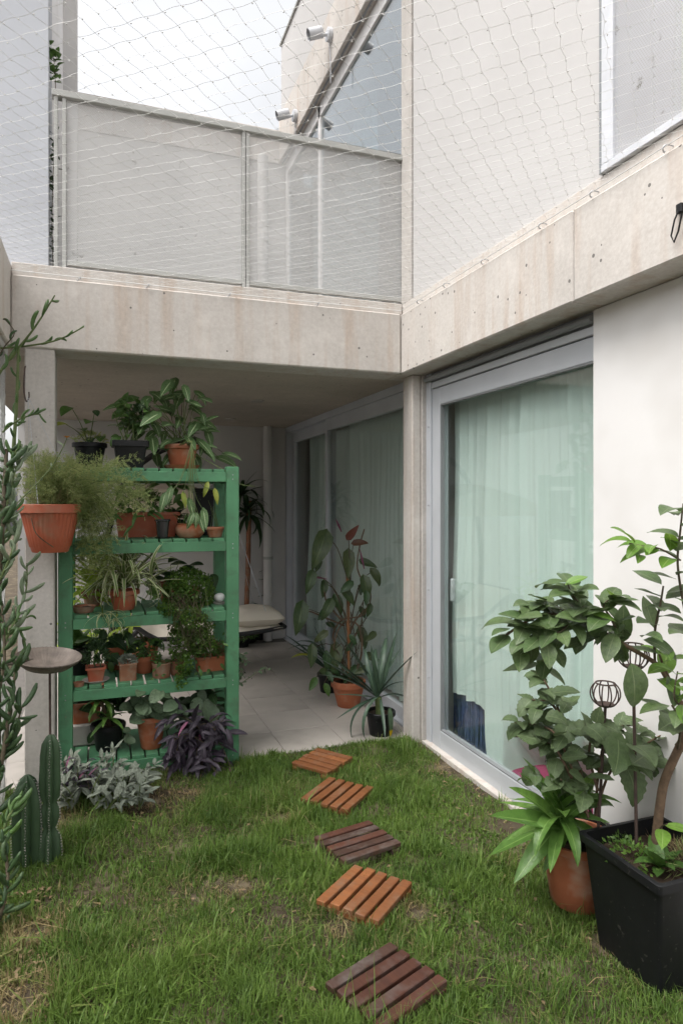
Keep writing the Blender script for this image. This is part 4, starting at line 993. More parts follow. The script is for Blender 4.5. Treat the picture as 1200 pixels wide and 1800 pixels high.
t, c = small('potted_plant', 'dark leafy plant in a black pot at the left back of the fourth shelf', 140, 3, 4.30, 'r', .07, .055, .16, 'black')
rosette(t, LV['mid'], c + Vector((0, 0, .15)), 16, .08, .16, .0, 1.3, sx=.8); rosette(t, LV['midl'], c + Vector((0, 0, .15)), 7, .15, .24, .3, 1.2)
t, c = small('potted_plant', 'large leaning-leaved plant in a clay pot at the back of the fourth shelf', 205, 3, 4.36, 'r', .075, .058, .14, 'terra')
for (px, py) in ((190, 1120), (205, 1128), (222, 1110), (182, 1105), (215, 1145), (195, 1150)):
    e = PY(px, py, U(4.2, 4.36)); stem(t, [c + Vector((0, 0, .12)), e], .003, .002, 'stem', 5, sm=1); put(t, random.choice(LV['dark']), e, (U(-.8, .8), -.5, U(-.8, -.1)), (0, -.7, .8), U(.10, .16), .9)
# vine growing out beside the right post
t = thing('trailing_vine', 'thin vine with small round leaves trailing from the right post of the stand', 'vine', (.80, 4.10, LEV[3]))
for pts in ([(412, 1150), (424, 1160), (422, 1190), (419, 1204)], [(415, 1172), (425, 1178), (424, 1195)], [(414, 1145), (428, 1152), (432, 1165)], [(418, 1205), (440, 1190), (462, 1176), (472, 1178)]):
    P = stem(t, [PY(x, y, 4.12) for x, y in pts], .0022, .0014, 'stem', 5); leaves_along(t, P, LV['kal'], 9, .024, .04, .05, 1.0, spread=1.2)

# ================================================================== bottom shelf
t, c = small('potted_plant', 'terracotta pot with round fleshy grey-green leaves on the bottom shelf', 266, 4, 4.10, 'r', .082, .058, .19, 'terra')
for (px, py, s) in ((268, 1210, .075), (255, 1225, .085), (285, 1213, .08), (262, 1240, .09), (246, 1236, .085), (275, 1228, .08), (290, 1230, .075), (300, 1222, .07), (310, 1235, .085), (296, 1245, .09), (280, 1248, .08), (240, 1250, .085), (258, 1258, .085), (272, 1262, .10), (305, 1252, .09), (318, 1246, .08), (232, 1243, .07), (250, 1213, .06), (290, 1262, .085), (270, 1197 + 20, .07), (228, 1290, .05), (233, 1297, .045), (224, 1298, .045), (230, 1283, .045)):
    e = PY(px, py, U(3.98, 4.12)); put(t, random.choice(LV['kal']), e, (U(-.9, .9), -.5 + U(-.3, .1), U(-.7, .5)), (0, -.9, .8), s * U(1.1, 1.35), 1.0)
for k in range(7):
    e = PY(U(240, 310), U(1215, 1255), U(4.03, 4.12)); stem(t, [c + Vector((U(-.03, .03), 0, .16)), c.lerp(e, .7) + Vector((0, 0, .08)), e], .005, .003, 'stem', 5)
t, c = small('potted_plant', 'pale green cane plant in a black pot at the left of the bottom shelf', 190, 4, 4.15, 'r', .085, .065, .15, 'black')
for (px, py) in ((178, 1232), (190, 1262)):
    e = PY(px, py, 4.08); stem(t, [c + Vector((U(-.02, .02), 0, .13)), e], .011, .009, 'bark', 8); rosette(t, LV['drac'], e, 12, .11, .17, -.7, .9, sx=1.0)
rosette(t, LV['dark'], c + Vector((.06, .05, .2)), 10, .14, .24, .4, 1.3, sx=.6)
t, c = small('potted_plant', 'square clay pot on a pale block at the left back of the bottom shelf', 152, 4, 4.33, 's', .085, .075, .12, 'terra', rim=.004)
for o in t.children: o.location.z += .13
boxpart('block', M['stone'], t, c.x - .09, c.x + .09, c.y - .09, c.y + .09, c.z, c.z + .128, c=.01)
rosette(t, LV['dark'], c + Vector((0, 0, .24)), 14, .10, .18, .1, 1.3, sx=.8)
t, c = small('potted_plant', 'broad grey-green leaves in a clay pot at the right of the bottom shelf', 362, 4, 4.22, 'r', .08, .06, .16, 'terra_old')
for (px, py, s) in ((350, 1225, .12), (365, 1232, .15), (372, 1226, .13), (352, 1212, .09), (345, 1240, .10), (378, 1240, .12)):
    e = PY(px, py, U(4.05, 4.12)); stem(t, [c + Vector((0, 0, .14)), e], .004, .003, 'stem', 5, sm=1); put(t, random.choice(LV['hosta']), e, (U(-.5, .5), -.35, -1), (0, -1, .3), s, 1.1)
rosette(t, LV['dark'], c + Vector((0, 0, .18)), 12, .10, .2, .1, 1.2, sx=.7)

# purple trailing plant in front
pc = G(345, 1352); t = thing('purple_plant', 'dark purple trailing plant sprawling at the right foot of the green stand', 'plant', (pc.x, pc.y, 0.0))
W = wl(t)
PUR = []
for k in range(26):
    a = PY(U(300, 385), U(1285, 1330), U(4.0, 4.12)); b = PY(U(288, 405), U(1245, 1345), U(3.82, 4.0))
    if k > 19: b = PY(U(290, 410), U(1330, 1368), U(3.74, 3.86))
    mid = a.lerp(b, .5) + Vector((0, -.03, .05)); P = stem(t, [a, mid, b], .0035, .0025, 'stem_brown', 5)
    leaves_along(t, P, LV['purple'], 6, .085, .14, .25, 1.0, spread=.9, droop=-.35)
    if k % 7 == 0: leaves_along(t, P, LV['pinkp'], 1, .07, .10, .8, 1.0)
round_pot(t, Vector((PY(345, 1300, 4.12).x, 4.14, LEV[4] + .001)), .085, .065, .13, 'black')
# silver plant in front of the left half
sc_ = G(170, 1425); t = thing('silver_plant', 'bed of furry silver grey leaves in front of the green stand', 'plant', (sc_.x, sc_.y, 0.0))
for k in range(44):
    px = U(104, 250); f = (px - 104) / 146
    g = G(px, U(1390, 1436) - 12 * f); hgt = U(.07, .21) * (1.0 if px > 130 else .8) * (0.75 if px > 225 else 1.0)
    if g.y > 3.93: g.y = 3.93
    e = g + Vector((U(-.07, .07), U(-.07, .03), hgt)); P = stem(t, [g, g.lerp(e, .5) + Vector((U(-.02, .02), 0, .01)), e], .004, .0025, 'stem', 5)
    leaves_along(t, P, LV['silver'], 6, .055, .10, .15, 1.0, spread=1.0, droop=.05, sx=U(.85, 1.15)); rosette(t, LV['silver'], e, 3, .035, .06, .3, 1.2)
t = thing('purple_sprig', 'small purple stems growing among the silver grey leaves', 'plant', (G(140, 1400).x, G(140, 1400).y, 0.0))
for k in range(6):
    g = G(U(125, 165), U(1395, 1420)); e = g + Vector((U(-.06, .06), U(-.08, 0), U(.13, .25))); P = stem(t, [g, g.lerp(e, .5), e], .003, .002, 'stem_brown', 5); leaves_along(t, P, LV['purple'], 6, .05, .09, .2, 1)
    if k % 2: leaves_along(t, P, LV['pinkp'], 1, .05, .07, .7, 1)

# fuller growth at the back of the shelves
def lush(label_key, pts, kind, lo, hi, Ys, dz=(-.8, .3)):
    t = [o for o in bpy.data.objects if o.get('label') == label_key][0]; c = wl(t); W = c
    for (x0, x1, y0, y1, n) in pts:
        for _ in range(n):
            e = PY(U(x0, x1), U(y0, y1), U(*Ys)); put(t, random.choice(LV[kind]), e, (U(-1, 1), U(-.8, -.1), U(*dz)), (U(-.3, .3), -.8, .8), U(lo, hi), U(.85, 1.1), W=W)
lush('square black pot with bushy green plant on top of the green stand', [(205, 262, 700, 770, 26)], 'mid', .05, .10, (4.04, 4.22))
lush('big vining plant with pale-veined arrow leaves in a terracotta pot on the stand top', [(262, 360, 690, 790, 34)], 'syn', .08, .13, (4.08, 4.34))
lush('long orange plastic trough on the second shelf behind fern strands', [(205, 330, 850, 905, 30)], 'mid', .05, .09, (4.15, 4.4))
lush('lime green bladed plant on the left of the third shelf', [(132, 205, 970, 1065, 34)], 'lime', .10, .20, (4.2, 4.42), (-.6, .9))
lush('dark broad-leaved plant behind the creeping mound', [(272, 385, 985, 1060, 18)], 'dark', .07, .12, (4.25, 4.42))
lush('dark leafy plant in a black pot at the left back of the fourth shelf', [(130, 200, 1105, 1180, 26)], 'mid', .06, .11, (4.18, 4.42))
lush('large leaning-leaved plant in a clay pot at the back of the fourth shelf', [(190, 260, 1115, 1165, 14)], 'dark', .07, .12, (4.3, 4.44))
lush('pale green cane plant in a black pot at the left of the bottom shelf', [(135, 235, 1225, 1300, 30)], 'dark', .08, .14, (4.2, 4.42))
lush('broad grey-green leaves in a clay pot at the right of the bottom shelf', [(300, 392, 1212, 1300, 34)], 'dark', .08, .14, (4.1, 4.4))
lush('terracotta pot with round fleshy grey-green leaves on the bottom shelf', [(225, 325, 1212, 1262, 22)], 'kal', .07, .10, (4.02, 4.2))

lush('long orange plastic trough on the second shelf behind fern strands', [(180, 300, 845, 925, 26)], 'midl', .07, .13, (4.02, 4.3), (-1, .4))
lush('striped spider plant spilling over the front of the third shelf', [(170, 285, 985, 1030, 22)], 'spider', .20, .34, (4.0, 4.2), (-.3, 1))
lush('round clay pot with leafy sprigs behind the square clay pot', [(215, 300, 1120, 1165, 30)], 'midl', .05, .08, (4.08, 4.3))
lush('rectangular clay trough with drooping grassy stems at the right of the fourth shelf', [(320, 398, 1110, 1190, 46)], 'mid', .03, .055, (3.96, 4.2))
lush('round clay pot with trailing sprigs, left of a touching pair on the fourth shelf', [(262, 325, 1140, 1200, 30)], 'mid', .02, .04, (3.97, 4.08))
lush('dark purple trailing plant sprawling at the right foot of the green stand', [(285, 400, 1250, 1330, 26), (290, 410, 1330, 1362, 8)], 'purple', .08, .14, (3.80, 3.98), (-.5, .3))
_t = [o for o in bpy.data.objects if o.get('label') == 'long orange plastic trough on the second shelf behind fern strands'][0]
bush(_t, PY(225, 868, 4.12), (.16, .08, .11), 1300, .045, .0016, 'fern')
_t = [o for o in bpy.data.objects if o.get('label') == 'lime green bladed plant on the left of the third shelf'][0]
bush(_t, PY(160, 1010, 4.05), (.11, .05, .16), 900, .04, .0016, 'fern')

# ================================================================== hanging basket with asparagus fern
hc = D(89, 970, 3.45); hp = thing('hanging_fern', 'ribbed terracotta pot of asparagus fern hanging by a chain from the pillar', 'hanging plant', hc)
round_pot(hp, hc, .142, .088, .245, 'terra_red', rim=.010, rimh=.045, ribs=34)
m = MB(); top = Vector((hc.x - .11, 3.80, 2.09)); 
for a in (.2, 2.3, 4.4):
    q = hc + Vector((math.cos(a) * .15, math.sin(a) * .15, .235)); n = 34
    for i in range(n):
        p0, p1 = q.lerp(top, i / n), q.lerp(top, (i + .8) / n); m.tube([p0, p1], .0022, 4)
m.build('chain', M['steel'], hp)
m = MB(); m.tube(smooth_path([(-.36, 3.90, 2.26), (-.362, 3.86, 2.22), (-.362, 3.85, 2.12), (-.35, 3.83, 2.065), (-.335, 3.80, 2.08), (-.335, 3.80, 2.11)], 4), .004, 6); m.build('hook', M['rust'], hp)
m = MB()
z0 = hc + Vector((0, 0, .235))
pts = [z0 + sph(a, 0) * .146 + Vector((0, 0, -.01)) for a in (3.9, 4.25)]
m.tube(smooth_path([hc + sph(4.0, 0) * .13 + Vector((0, 0, .20)), hc + sph(4.3, 0) * .14 + Vector((0, 0, .10)), hc + sph(4.9, 0) * .115 + Vector((0, 0, .03))], 5), .0025, 5); m.build('cord', M['stem_brown'], hp)
m = MB(); ms = MB()
def fern_strand(p, q, r, dens=1.0):
    mid = p.lerp(q, .5) + Vector((0, 0, r)); P = smooth_path([p, mid, q], 7)
    ms.tube(P, .0011, 3, cap=False)
    for i in range(1, len(P)):
        t = (P[i] - P[i - 1]).normalized()
        for _ in range(int(4 * dens)):
            sd = Vector((U(-1, 1), U(-1, 1), U(-1, 1))); sd = (sd - t * sd.dot(t)).normalized(); l = U(.018, .045); e = P[i] + (sd + t * .6) * l
            for k in range(5):
                b = P[i].lerp(e, (k + 1) / 5); tinyleaves(m, b, (sd + t).normalized(), 3, .012, .0013, .003)
for k in range(84):
    p = z0 + sph(U(0, 6.28), 0) * U(0, .11)
    q = D(U(45, 265), U(800, 905), U(3.3, 3.85))
    if k % 4 == 0: q = D(U(30, 130), U(800, 870), U(3.3, 3.6))
    fern_strand(p, q, U(.03, .12))
for k in range(46):
    p = z0 + sph(U(-1, 1), 0) * .12; q = D(U(135, 205), U(895, 1010), U(3.45, 3.8)); fern_strand(p, q, U(.06, .16), 1.1)
m.build('foliage', LM['fern'], hp, smooth=0)['kind'] = 'stuff'; ms.build('strands', M['stem'], hp)
m = MB()
for k in range(160): tinyleaves(m, z0 + Vector((U(-.1, .1), U(-.1, .1), U(-.01, .04))), Vector((0, 0, .4)), 1, .08, .0012, .01)
m.build('dead_stems', LM['dry'], hp, smooth=0)['kind'] = 'stuff'
# sprawling stem with an orange flower in front of it
t = thing('flowering_stem', 'long pale succulent stem with an orange flower in front of the pillar', 'plant', D(20, 900, 3.2))
P = stem(t, [D(10, 905, 3.15), D(40, 875, 3.2), D(70, 845, 3.25), D(95, 815, 3.3), D(112, 785, 3.32), D(118, 770, 3.32)], .004, .0025, 'stem', 6)
leaves_along(t, P, leafset('succulent_leaf', LM['finger_pale'], P_lance(.13), 2, nseg=5, fold=.4, droop=.3), 11, .03, .05, .05, .95)
for k in range(7): put(t, leaf('petal', M['orange_flower'], P_ovate(.25, .5), nseg=4, fold=.3, droop=.4), P[-1], sph(k * .9, .6), s=.022, name='petal')

# ================================================================== bird dish on a stake
bc = D(84, 1168, 3.2); t = thing('bird_dish', 'brown ribbed metal bird dish on a thin stake with a small bird on its rim', 'bird bath', (bc.x, bc.y, 0))
m = MB(); m.lathe(bc + Vector((0, 0, -.03)), [(.001, 0), (.05, .002), (.10, .020), (.14, .050), (.152, .066), (.150, .070), (.138, .057), (.10, .027), (.05, .010), (.001, .008)], 144)
for i_, p_ in enumerate(m.v):
    r_ = math.hypot(p_[0] - bc.x, p_[1] - bc.y); a_ = math.atan2(p_[1] - bc.y, p_[0] - bc.x)
    if r_ > .045: m.v[i_] = (p_[0], p_[1], p_[2] + .0011 * math.cos(48 * a_) * min(1, (r_ - .045) / .03))

m.v = [tuple(bc + (Matrix.Rotation(R(5), 3, 'Y') @ Matrix.Rotation(R(6), 3, 'X')) @ (Vector(p) - bc)) for p in m.v]; m.build('dish', M['dish'], t, smooth=.5)
m = MB(); m.tube([(bc.x + .01, bc.y, -.03), (bc.x + .012, bc.y, .35), (bc.x + .01, bc.y, bc.z - .028)], .0055, 8); m.build('stake', M['rust'], t)
m = MB(); bq = bc + Vector((-.135, -.03, .03)); ax = Vector((-1, -.25, -.05)).normalized()
m.tube([bq + ax * s for s in (-.075, -.055, -.03, -.01, .012, .028, .040, .050, .062)], [.002, .007, .013, .017, .016, .012, .0125, .008, .0012], 10); m.build('bird', M['dish'], t, smooth=2)

# ================================================================== columnar cacti
def cactus_col(m, sp, base, prof, ribs, amp, ang, lean=(0, 0)):
    n = ribs * 8; vs = []; fs = []
    for (r, z) in prof:
        for k in range(n):
            a = 2 * PI * k / n; c_ = abs(math.cos(ribs * a / 2)) ; q = r * (1 - amp + amp * (c_ ** 1.4))
            vs.append((base.x + lean[0] * z + math.cos(a + ang) * q, base.y + lean[1] * z + math.sin(a + ang) * q, base.z + z))
    for i in range(len(prof) - 1):
        for k in range(n): k2 = (k + 1) % n; fs.append((i * n + k, i * n + k2, (i + 1) * n + k2, (i + 1) * n + k))
    m.add(vs, fs)
    zmax = prof[-1][1]; k = 0
    for j in range(ribs):
        a = 2 * PI * j / ribs + ang; z = .02
        while z < zmax - .01:
            i = max(i for i in range(len(prof)) if prof[i][1] <= z); i2 = min(i + 1, len(prof) - 1); d_ = prof[i2][1] - prof[i][1]
            r = prof[i][0] + (prof[i2][0] - prof[i][0]) * ((z - prof[i][1]) / d_ if d_ > 0 else 0)
            p = Vector((base.x + lean[0] * z + math.cos(a) * r, base.y + lean[1] * z + math.sin(a) * r, base.z + z))
            for _ in range(5):
                d = (sph(a, 0) + Vector((U(-.8, .8), U(-.8, .8), U(-.8, .8)))).normalized() * .009; s = d.orthogonal().normalized() * .0011; sp.add([p + s, p - s, p + d], [(0, 1, 2)])
            z += .012
cb = G(48, 1512); t = thing('columnar_cactus', 'single stout ribbed cactus column at the left edge of the lawn', 'cactus', (cb.x, cb.y, 0)); m = MB(); s = MB()
cactus_col(m, s, Vector((cb.x, cb.y, -.03)), [(.050, 0), (.058, .04), (.064, .12), (.066, .20), (.062, .28), (.052, .34), (.036, .375), (.014, .395), (.001, .40)], 6, .42, .5)
m.build('body', LM['cactus'], t, smooth=1.0); s.build('spines', M['stone'], t, smooth=0)
cb = G(87, 1508); t = thing('columnar_cactus', 'taller jointed ribbed cactus right of the stout one', 'cactus', (cb.x, cb.y, 0)); m = MB(); s = MB()
cactus_col(m, s, Vector((cb.x, cb.y, -.03)), [(.055, 0), (.052, .06), (.046, .13), (.024, .16), (.034, .18), (.042, .21), (.040, .25), (.028, .275), (.044, .30), (.047, .36), (.044, .42), (.043, .48), (.036, .53), (.018, .56), (.001, .565)], 5, .45, .9, (.01, 0))
m.build('body', LM['cactus'], t, smooth=1.0); s.build('spines', M['stone'], t, smooth=0)

# ================================================================== tall finger-leaved succulent along the fence
def finger_mesh(mat, bend):
    m = MB(); pts = []; a = .9 * bend
    y = z = 0
    for i in range(7):
        pts.append((0, y, z)); y += math.cos(a) / 6; z += math.sin(a) / 6; a += bend * .28
    m.tube(pts, [.05, .08, .095, .10, .10, .09, .04], 7); return m.mesh('finger', mat, smooth=2.5)
FG = {k: [finger_mesh(LM[k], b) for b in (.55, 1.0, .25)] for k in ('finger', 'finger_dk', 'finger_pale')}
def finger_plant(label, stems):
    p0 = stems[0][0][0]; g = G(*p0[:2]) if False else D(*p0)
    t = thing('finger_succulent', label, 'succulent', (g.x, g.y, 0)); W = wl(t)
    for (pts, r0, r1, kind, n, l0, l1) in stems:
        P = stem(t, [D(*q) for q in pts], r0, r1, 'stem' if kind != 'finger_dk' else 'stem_brown', 7); mm = len(P) - 1
        for k in range(n):
            f = (k + .5) / n; i = min(mm - 1, int(f * mm)); p = P[i].lerp(P[i + 1], f * mm - i); tt = (P[i + 1] - P[i]).normalized()
            a = k * 2.4 + U(-.4, .4); n1 = tt.orthogonal().normalized(); n2 = tt.cross(n1); d = tt * U(-.1, .4) + n1 * math.cos(a) + n2 * math.sin(a)
            put(t, random.choice(FG[kind]), p, d, (tt.x, tt.y, tt.z + .6), U(l0, l1) * U(.85, 1.4), U(.85, 1.15), 'leaf', W)
    return t
finger_plant('tall bright green finger-leaved succulent reaching up the left fence to the beam', [
  ([(-30, 720, 3.0), (0, 655, 3.0), (28, 618, 3.0), (62, 575, 3.0), (97, 519, 3.0)], .008, .003, 'finger', 9, .05, .09),
  ([(2, 612, 3.05), (40, 609, 3.05), (85, 602, 3.05), (115, 592, 3.05), (148, 574, 3.05)], .005, .003, 'finger', 6, .04, .06),
  ([(18, 870, 3.1), (25, 780, 3.1), (30, 700, 3.1), (33, 610, 3.1)], .010, .006, 'finger', 12, .05, .085),
  ([(5, 760, 3.0), (30, 740, 3.0), (55, 730, 3.0), (72, 728, 3.0)], .004, .0025, 'finger', 8, .03, .05),
  ([(-10, 640, 2.9), (8, 610, 2.9), (26, 585, 2.9), (8, 560, 2.9)], .003, .002, 'finger_dk', 3, .03, .05)])
finger_plant('dense dark finger-leaved succulent filling the lower left edge along the fence', [
  ([(-12, 1560, 2.7), (-4, 1300, 2.8), (-2, 1050, 2.9), (6, 900, 2.9), (12, 790, 3.0)], .016, .008, 'finger_dk', 40, .07, .12),
  ([(-6, 1400, 2.7), (10, 1300, 2.75), (22, 1220, 2.8), (30, 1160, 2.85)], .010, .005, 'finger_dk', 24, .06, .09),
  ([(-10, 1250, 2.7), (8, 1160, 2.75), (4, 1060, 2.8)], .008, .005, 'finger_dk', 18, .06, .09),
  ([(0, 1020, 2.9), (22, 970, 2.9), (28, 920, 2.95), (20, 860, 3.0)], .006, .004, 'finger_pale', 18, .05, .09),
  ([(10, 1130, 2.9), (30, 1080, 2.95), (46, 1040, 3.0), (48, 990, 3.0)], .005, .003, 'finger_pale', 16, .05, .08),
  ([(0, 950, 2.9), (16, 870, 2.95), (30, 820, 3.0), (45, 800, 3.05)], .006, .003, 'finger_pale', 18, .05, .09),
  ([(-8, 1640, 2.45), (6, 1590, 2.45), (14, 1540, 2.5), (8, 1480, 2.55)], .010, .005, 'finger_dk', 22, .06, .10),
  ([(4, 960, 3.0), (20, 900, 3.0), (18, 840, 3.0), (30, 790, 3.0)], .006, .004, 'finger', 16, .06, .10),
  ([(-4, 1180, 2.8), (12, 1120, 2.85), (30, 1090, 2.9), (50, 1085, 2.95)], .005, .003, 'finger', 12, .05, .08),
  ([(-4, 1500, 2.6), (14, 1440, 2.62), (26, 1420, 2.65)], .006, .004, 'finger', 10, .06, .09),
  ([(0, 1330, 2.75), (24, 1290, 2.78), (40, 1240, 2.8)], .006, .003, 'finger_dk', 14, .06, .10),
  ([(10, 1120, 2.9), (38, 1110, 2.95), (44, 1150, 2.95)], .004, .0025, 'finger', 10, .035, .06)])

# ================================================================== covered patio: plants
def ground_pot(name, label, px, py, z=0.002): 
    g = G(px, py, z); t = potted(name, label, 'potted plant', (g.x, g.y, z)); return t, Vector((g.x, g.y, z))
t, c = ground_pot('potted_plant', 'leggy heart-leaved climber on a cane in a terracotta pot on the patio', 612, 1240)
round_pot(t, c, .120, .082, .195, 'terra', rim=.012, rimh=.045, n=40); d0 = (c - O0).dot(FW)
m = MB(); m.tube([D(614, 1215, d0), D(612, 1080, d0), D(610, 1000, d0)], .012, 8); m.build('cane', M['stake_wood'], t)
VN = [[(605, 1205), (600, 1150), (585, 1120), (600, 1090), (640, 1080), (645, 1040), (628, 1000), (632, 960), (640, 930)], [(618, 1205), (635, 1150), (630, 1100), (605, 1095), (590, 1120), (582, 1180)], [(612, 1200), (612, 1130), (625, 1090), (650, 1060), (648, 1020)], [(605, 1100), (570, 1085), (545, 1075), (530, 1075)], [(600, 1090), (575, 1060), (570, 1040)]]
for v_ in VN: stem(t, [D(x, y, d0 + U(-.06, .06)) for x, y in v_], .008, .005, 'bark', 6)
W = wl(t)
for (px, py, dx, dz, s, k) in ((570, 945, -.5, -1, .27, 'anth'), (612, 975, -.1, -1, .19, 'anth'), (548, 1010, -.4, -1, .16, 'anth'), (640, 1020, .1, -1, .17, 'anth'), (655, 1005, .5, -.9, .14, 'anth'), (612, 945, .3, .5, .13, 'anth_r'), (622, 955, 1, .1, .12, 'anth_r'), (530, 1068, -.3, -1, .22, 'anth'), (580, 1060, -.6, -.9, .16, 'anth'), (590, 1052, .3, -.9, .15, 'anth'), (570, 1025, -.2, -1, .12, 'anth'), (605, 1040, .6, -.8, .14, 'anth'), (548, 1140, -.1, -1, .15, 'anth'), (556, 1190, -.5, -.6, .12, 'mid'), (570, 1200, .2, -.7, .11, 'mid'), (633, 1110, .3, -1, .16, 'anth'), (590, 1140, -.2, -1, .2, 'anth')):
    e = D(px, py, d0 + U(-.12, .05)); put(t, random.choice(LV[k]), e, (dx, -.35, dz), (0, -1, .5), s, .95, W=W); stem(t, [e, e.lerp(D(615, min(1150, py + 60), d0), .5) + Vector((0, 0, .05)), D(615, min(1180, py + 90), d0)], .003, .004, 'stem_brown', 5, sm=4)
for (a, b) in (((545, 1012), (575, 1018)), ((640, 1000), (632, 965)), ((600, 935), (590, 912))):
    m = MB(); p, q = D(*a, d0 - .05), D(*b, d0 - .05); m.tube([p, p.lerp(q, .5), q], [.004, .009, .002], 7); m.build('spathe', LM['pinkp'], t, smooth=2)
rosette(t, LV['dark'], c + Vector((0, 0, .2)), 14, .10, .19, -.2, .8, sx=.7)
for k in range(20):
    e = D(U(560, 658), U(985, 1180), d0 + U(-.15, .10)); put(t, random.choice(LV['anth'] + LV['dark']), e, (U(-1, 1), U(-.6, .2), U(-1, -.1)), (0, -1, .5), U(.09, .16), .95, W=W)
for k in range(9):
    a_ = D(U(585, 645), U(1050, 1120), d0 + U(-.08, .08)); b_ = D(U(575, 650), U(1150, 1215), d0 + U(-.08, .08)); stem(t, [a_, a_.lerp(b_, .5) + Vector((U(-.08, .08), U(-.05, .05), 0)), b_], .004, .003, 'stem_brown', 5)
t, c = ground_pot('potted_plant', 'strap-leaved plant in a black pot with a yellow leaf beside the patio column', 668, 1290)
round_pot(t, c, .090, .072, .155, 'black', n=32); d1 = (c - O0).dot(FW); W = wl(t); q0 = D(664, 1225, d1)
stem(t, [c + Vector((0, 0, .12)), q0], .03, .022, 'stem', 10, sm=0)
for (px, py) in ((722, 1168), (735, 1262), (655, 1130), (680, 1115), (690, 1140), (560, 1195), (580, 1165), (600, 1135), (575, 1210), (615, 1280), (635, 1295), (618, 1300), (700, 1160), (640, 1150), (596, 1178), (670, 1290), (712, 1200), (650, 1165), (605, 1245)):
    q = D(px, py, d1 + U(-.15, .12)); v_ = q - q0; L = v_.length * 1.25; lift = .32 if py > 1190 else .10
    put(t, random.choice(LV['agave']), q0 + Vector((U(-.012, .012), U(-.012, .012), U(-.02, .02))), v_ + Vector((0, 0, lift * L)), (0, 0, 1) if abs(v_.normalized().z) < .85 else (-.5, -1, .2), L, U(.8, 1.05), W=W)
put(t, LV['agave_y'][0], D(684, 1245, d1 - .1), (.05, -.1, -1), (0, -1, .1), .19, 1.2, W=W)
t, c = ground_pot('potted_plant', 'arching palm-like plant with a yellowed leaf behind the climber pot', 578, 1215)
round_pot(t, c, .085, .07, .15, 'black'); W = wl(t); q0 = c + Vector((0, 0, .16)); d2 = (c - O0).dot(FW)
for (px, py) in ((500, 1138), (510, 1118), (530, 1105), (520, 1130), (550, 1108), (505, 1150), (540, 1120), (560, 1130), (515, 1160)):
    q = D(px, py, d2 + U(-.1, .25)); v_ = q - q0; put(t, random.choice(LV['agave']), q0, v_ + Vector((0, 0, .30 * v_.length)), (0, 0, 1), v_.length * 1.1, .9, W=W)
put(t, LV['syn_y'][0], D(540, 1152, d2 - .1), (-1, -.2, .15), (0, -.6, 1), .15, .45, W=W)
# palm on a cane at the back
g = G(432, 1128, .002); t = thing('dracaena_palm', 'dark drooping palm-like plant on a tall brown trunk by the back wall', 'potted plant', (g.x, g.y, .002)); c = Vector((g.x, g.y, .002)); d3 = (c - O0).dot(FW)
round_pot(t, c, .13, .10, .22, 'black'); m = MB(); m.tube([c + Vector((0, 0, .18)), D(436, 1000, d3), D(438, 880, d3)], [.028, .028, .026], 10); m.build('trunk', M['terra_old'], t, smooth=1)
rosette(t, LV['darkp'], D(434, 905, d3), 30, .28, .48, -.9, 1.1, sx=1.3); rosette(t, LV['darkp'], D(425, 872, d3), 22, .25, .42, -.5, 1.2, sx=1.3)
g = G(458, 1122, .002); t = thing('potted_plant', 'low dark leafy plant in front of the downpipe at the back', 'potted plant', (g.x, g.y, .002)); c = wl(t); d3 = (c - O0).dot(FW)
round_pot(t, c, .11, .09, .2, 'black'); P = stem(t, [c + Vector((0, 0, .15)), D(456, 1060, d3), D(458, 1005, d3)], .008, .004, 'stem_brown'); leaves_along(t, P, LV['dark'], 16, .10, .18, .2, 1.0)
g = G(428, 1140, .002); t = thing('potted_plant', 'bushy fern-like plant on the floor under the hanging lounger', 'potted plant', (g.x, g.y + .1, .002)); c = wl(t)
round_pot(t, c, .09, .07, .10, 'black'); bush(t, c + Vector((0, 0, .14)), (.18, .15, .09), 700, .06, .006, 'mid')
g = PY(95, 1000, 6.3)
for i, (px, Y, h_, lb) in enumerate(((175, 5.6, .95, 'tall bright leafy plant standing behind the left of the green stand'), (255, 6.6, .8, 'leafy potted plant by the patio wall behind the green stand'))):
    q = PY(px, 900, Y); t = thing('potted_plant', lb, 'potted plant', (q.x, Y, .002)); c = wl(t); round_pot(t, c, .13, .10, .24, 'terra')
    for k in range(12):
        e = c + Vector((U(-.3, .3), U(-.2, .2), U(.4, h_))); P = stem(t, [c + Vector((0, 0, .2)), c.lerp(e, .5) + Vector((0, 0, .1)), e], .006, .003); leaves_along(t, P, LV['lime' if i == 0 else 'mid'], 5, .12, .22, .4, 1)

# ================================================================== hanging chaise with canopy
t = thing('hanging_lounger', 'cream cushioned hanging chaise lounge on a black curved stand in the patio', 'lounge chair', (.9, 6.1, 0.0)); W = wl(t)
sh_ = MB()
def lz(u): return .385 + .03 * (2 * u - 1) ** 2 + (.22 * max(0, .22 - u) / .22)
rim = []
for s_ in (-1, 1):
    edge = [(.12 + 1.46 * u, 6.1 + s_ * .33 * (1 - .25 * abs(2 * u - 1) ** 3), lz(u)) for u in np.linspace(0, 1, 18)]
    rim.append(edge); m = MB(); m.tube(edge, .020, 8); m.build('seat_rail', M['frame_black'], t, smooth=2)
for e0, e1 in ((rim[0][0], rim[1][0]), (rim[0][-1], rim[1][-1])):
    m = MB(); m.tube([e0, e1], .018, 8); m.build('cross_tube', M['frame_black'], t, smooth=2)
m = MB()
def cush(u, v):
    x = .15 + 1.40 * u; y = 6.1 + (v - .5) * .60; k = (1 - (2 * v - 1) ** 4) * (1 - abs(2 * u - 1) ** 8); return (x, y, lz(u) + .005 + .065 * k * (1 + .15 * math.sin(u * 38) * math.sin(v * 5)))
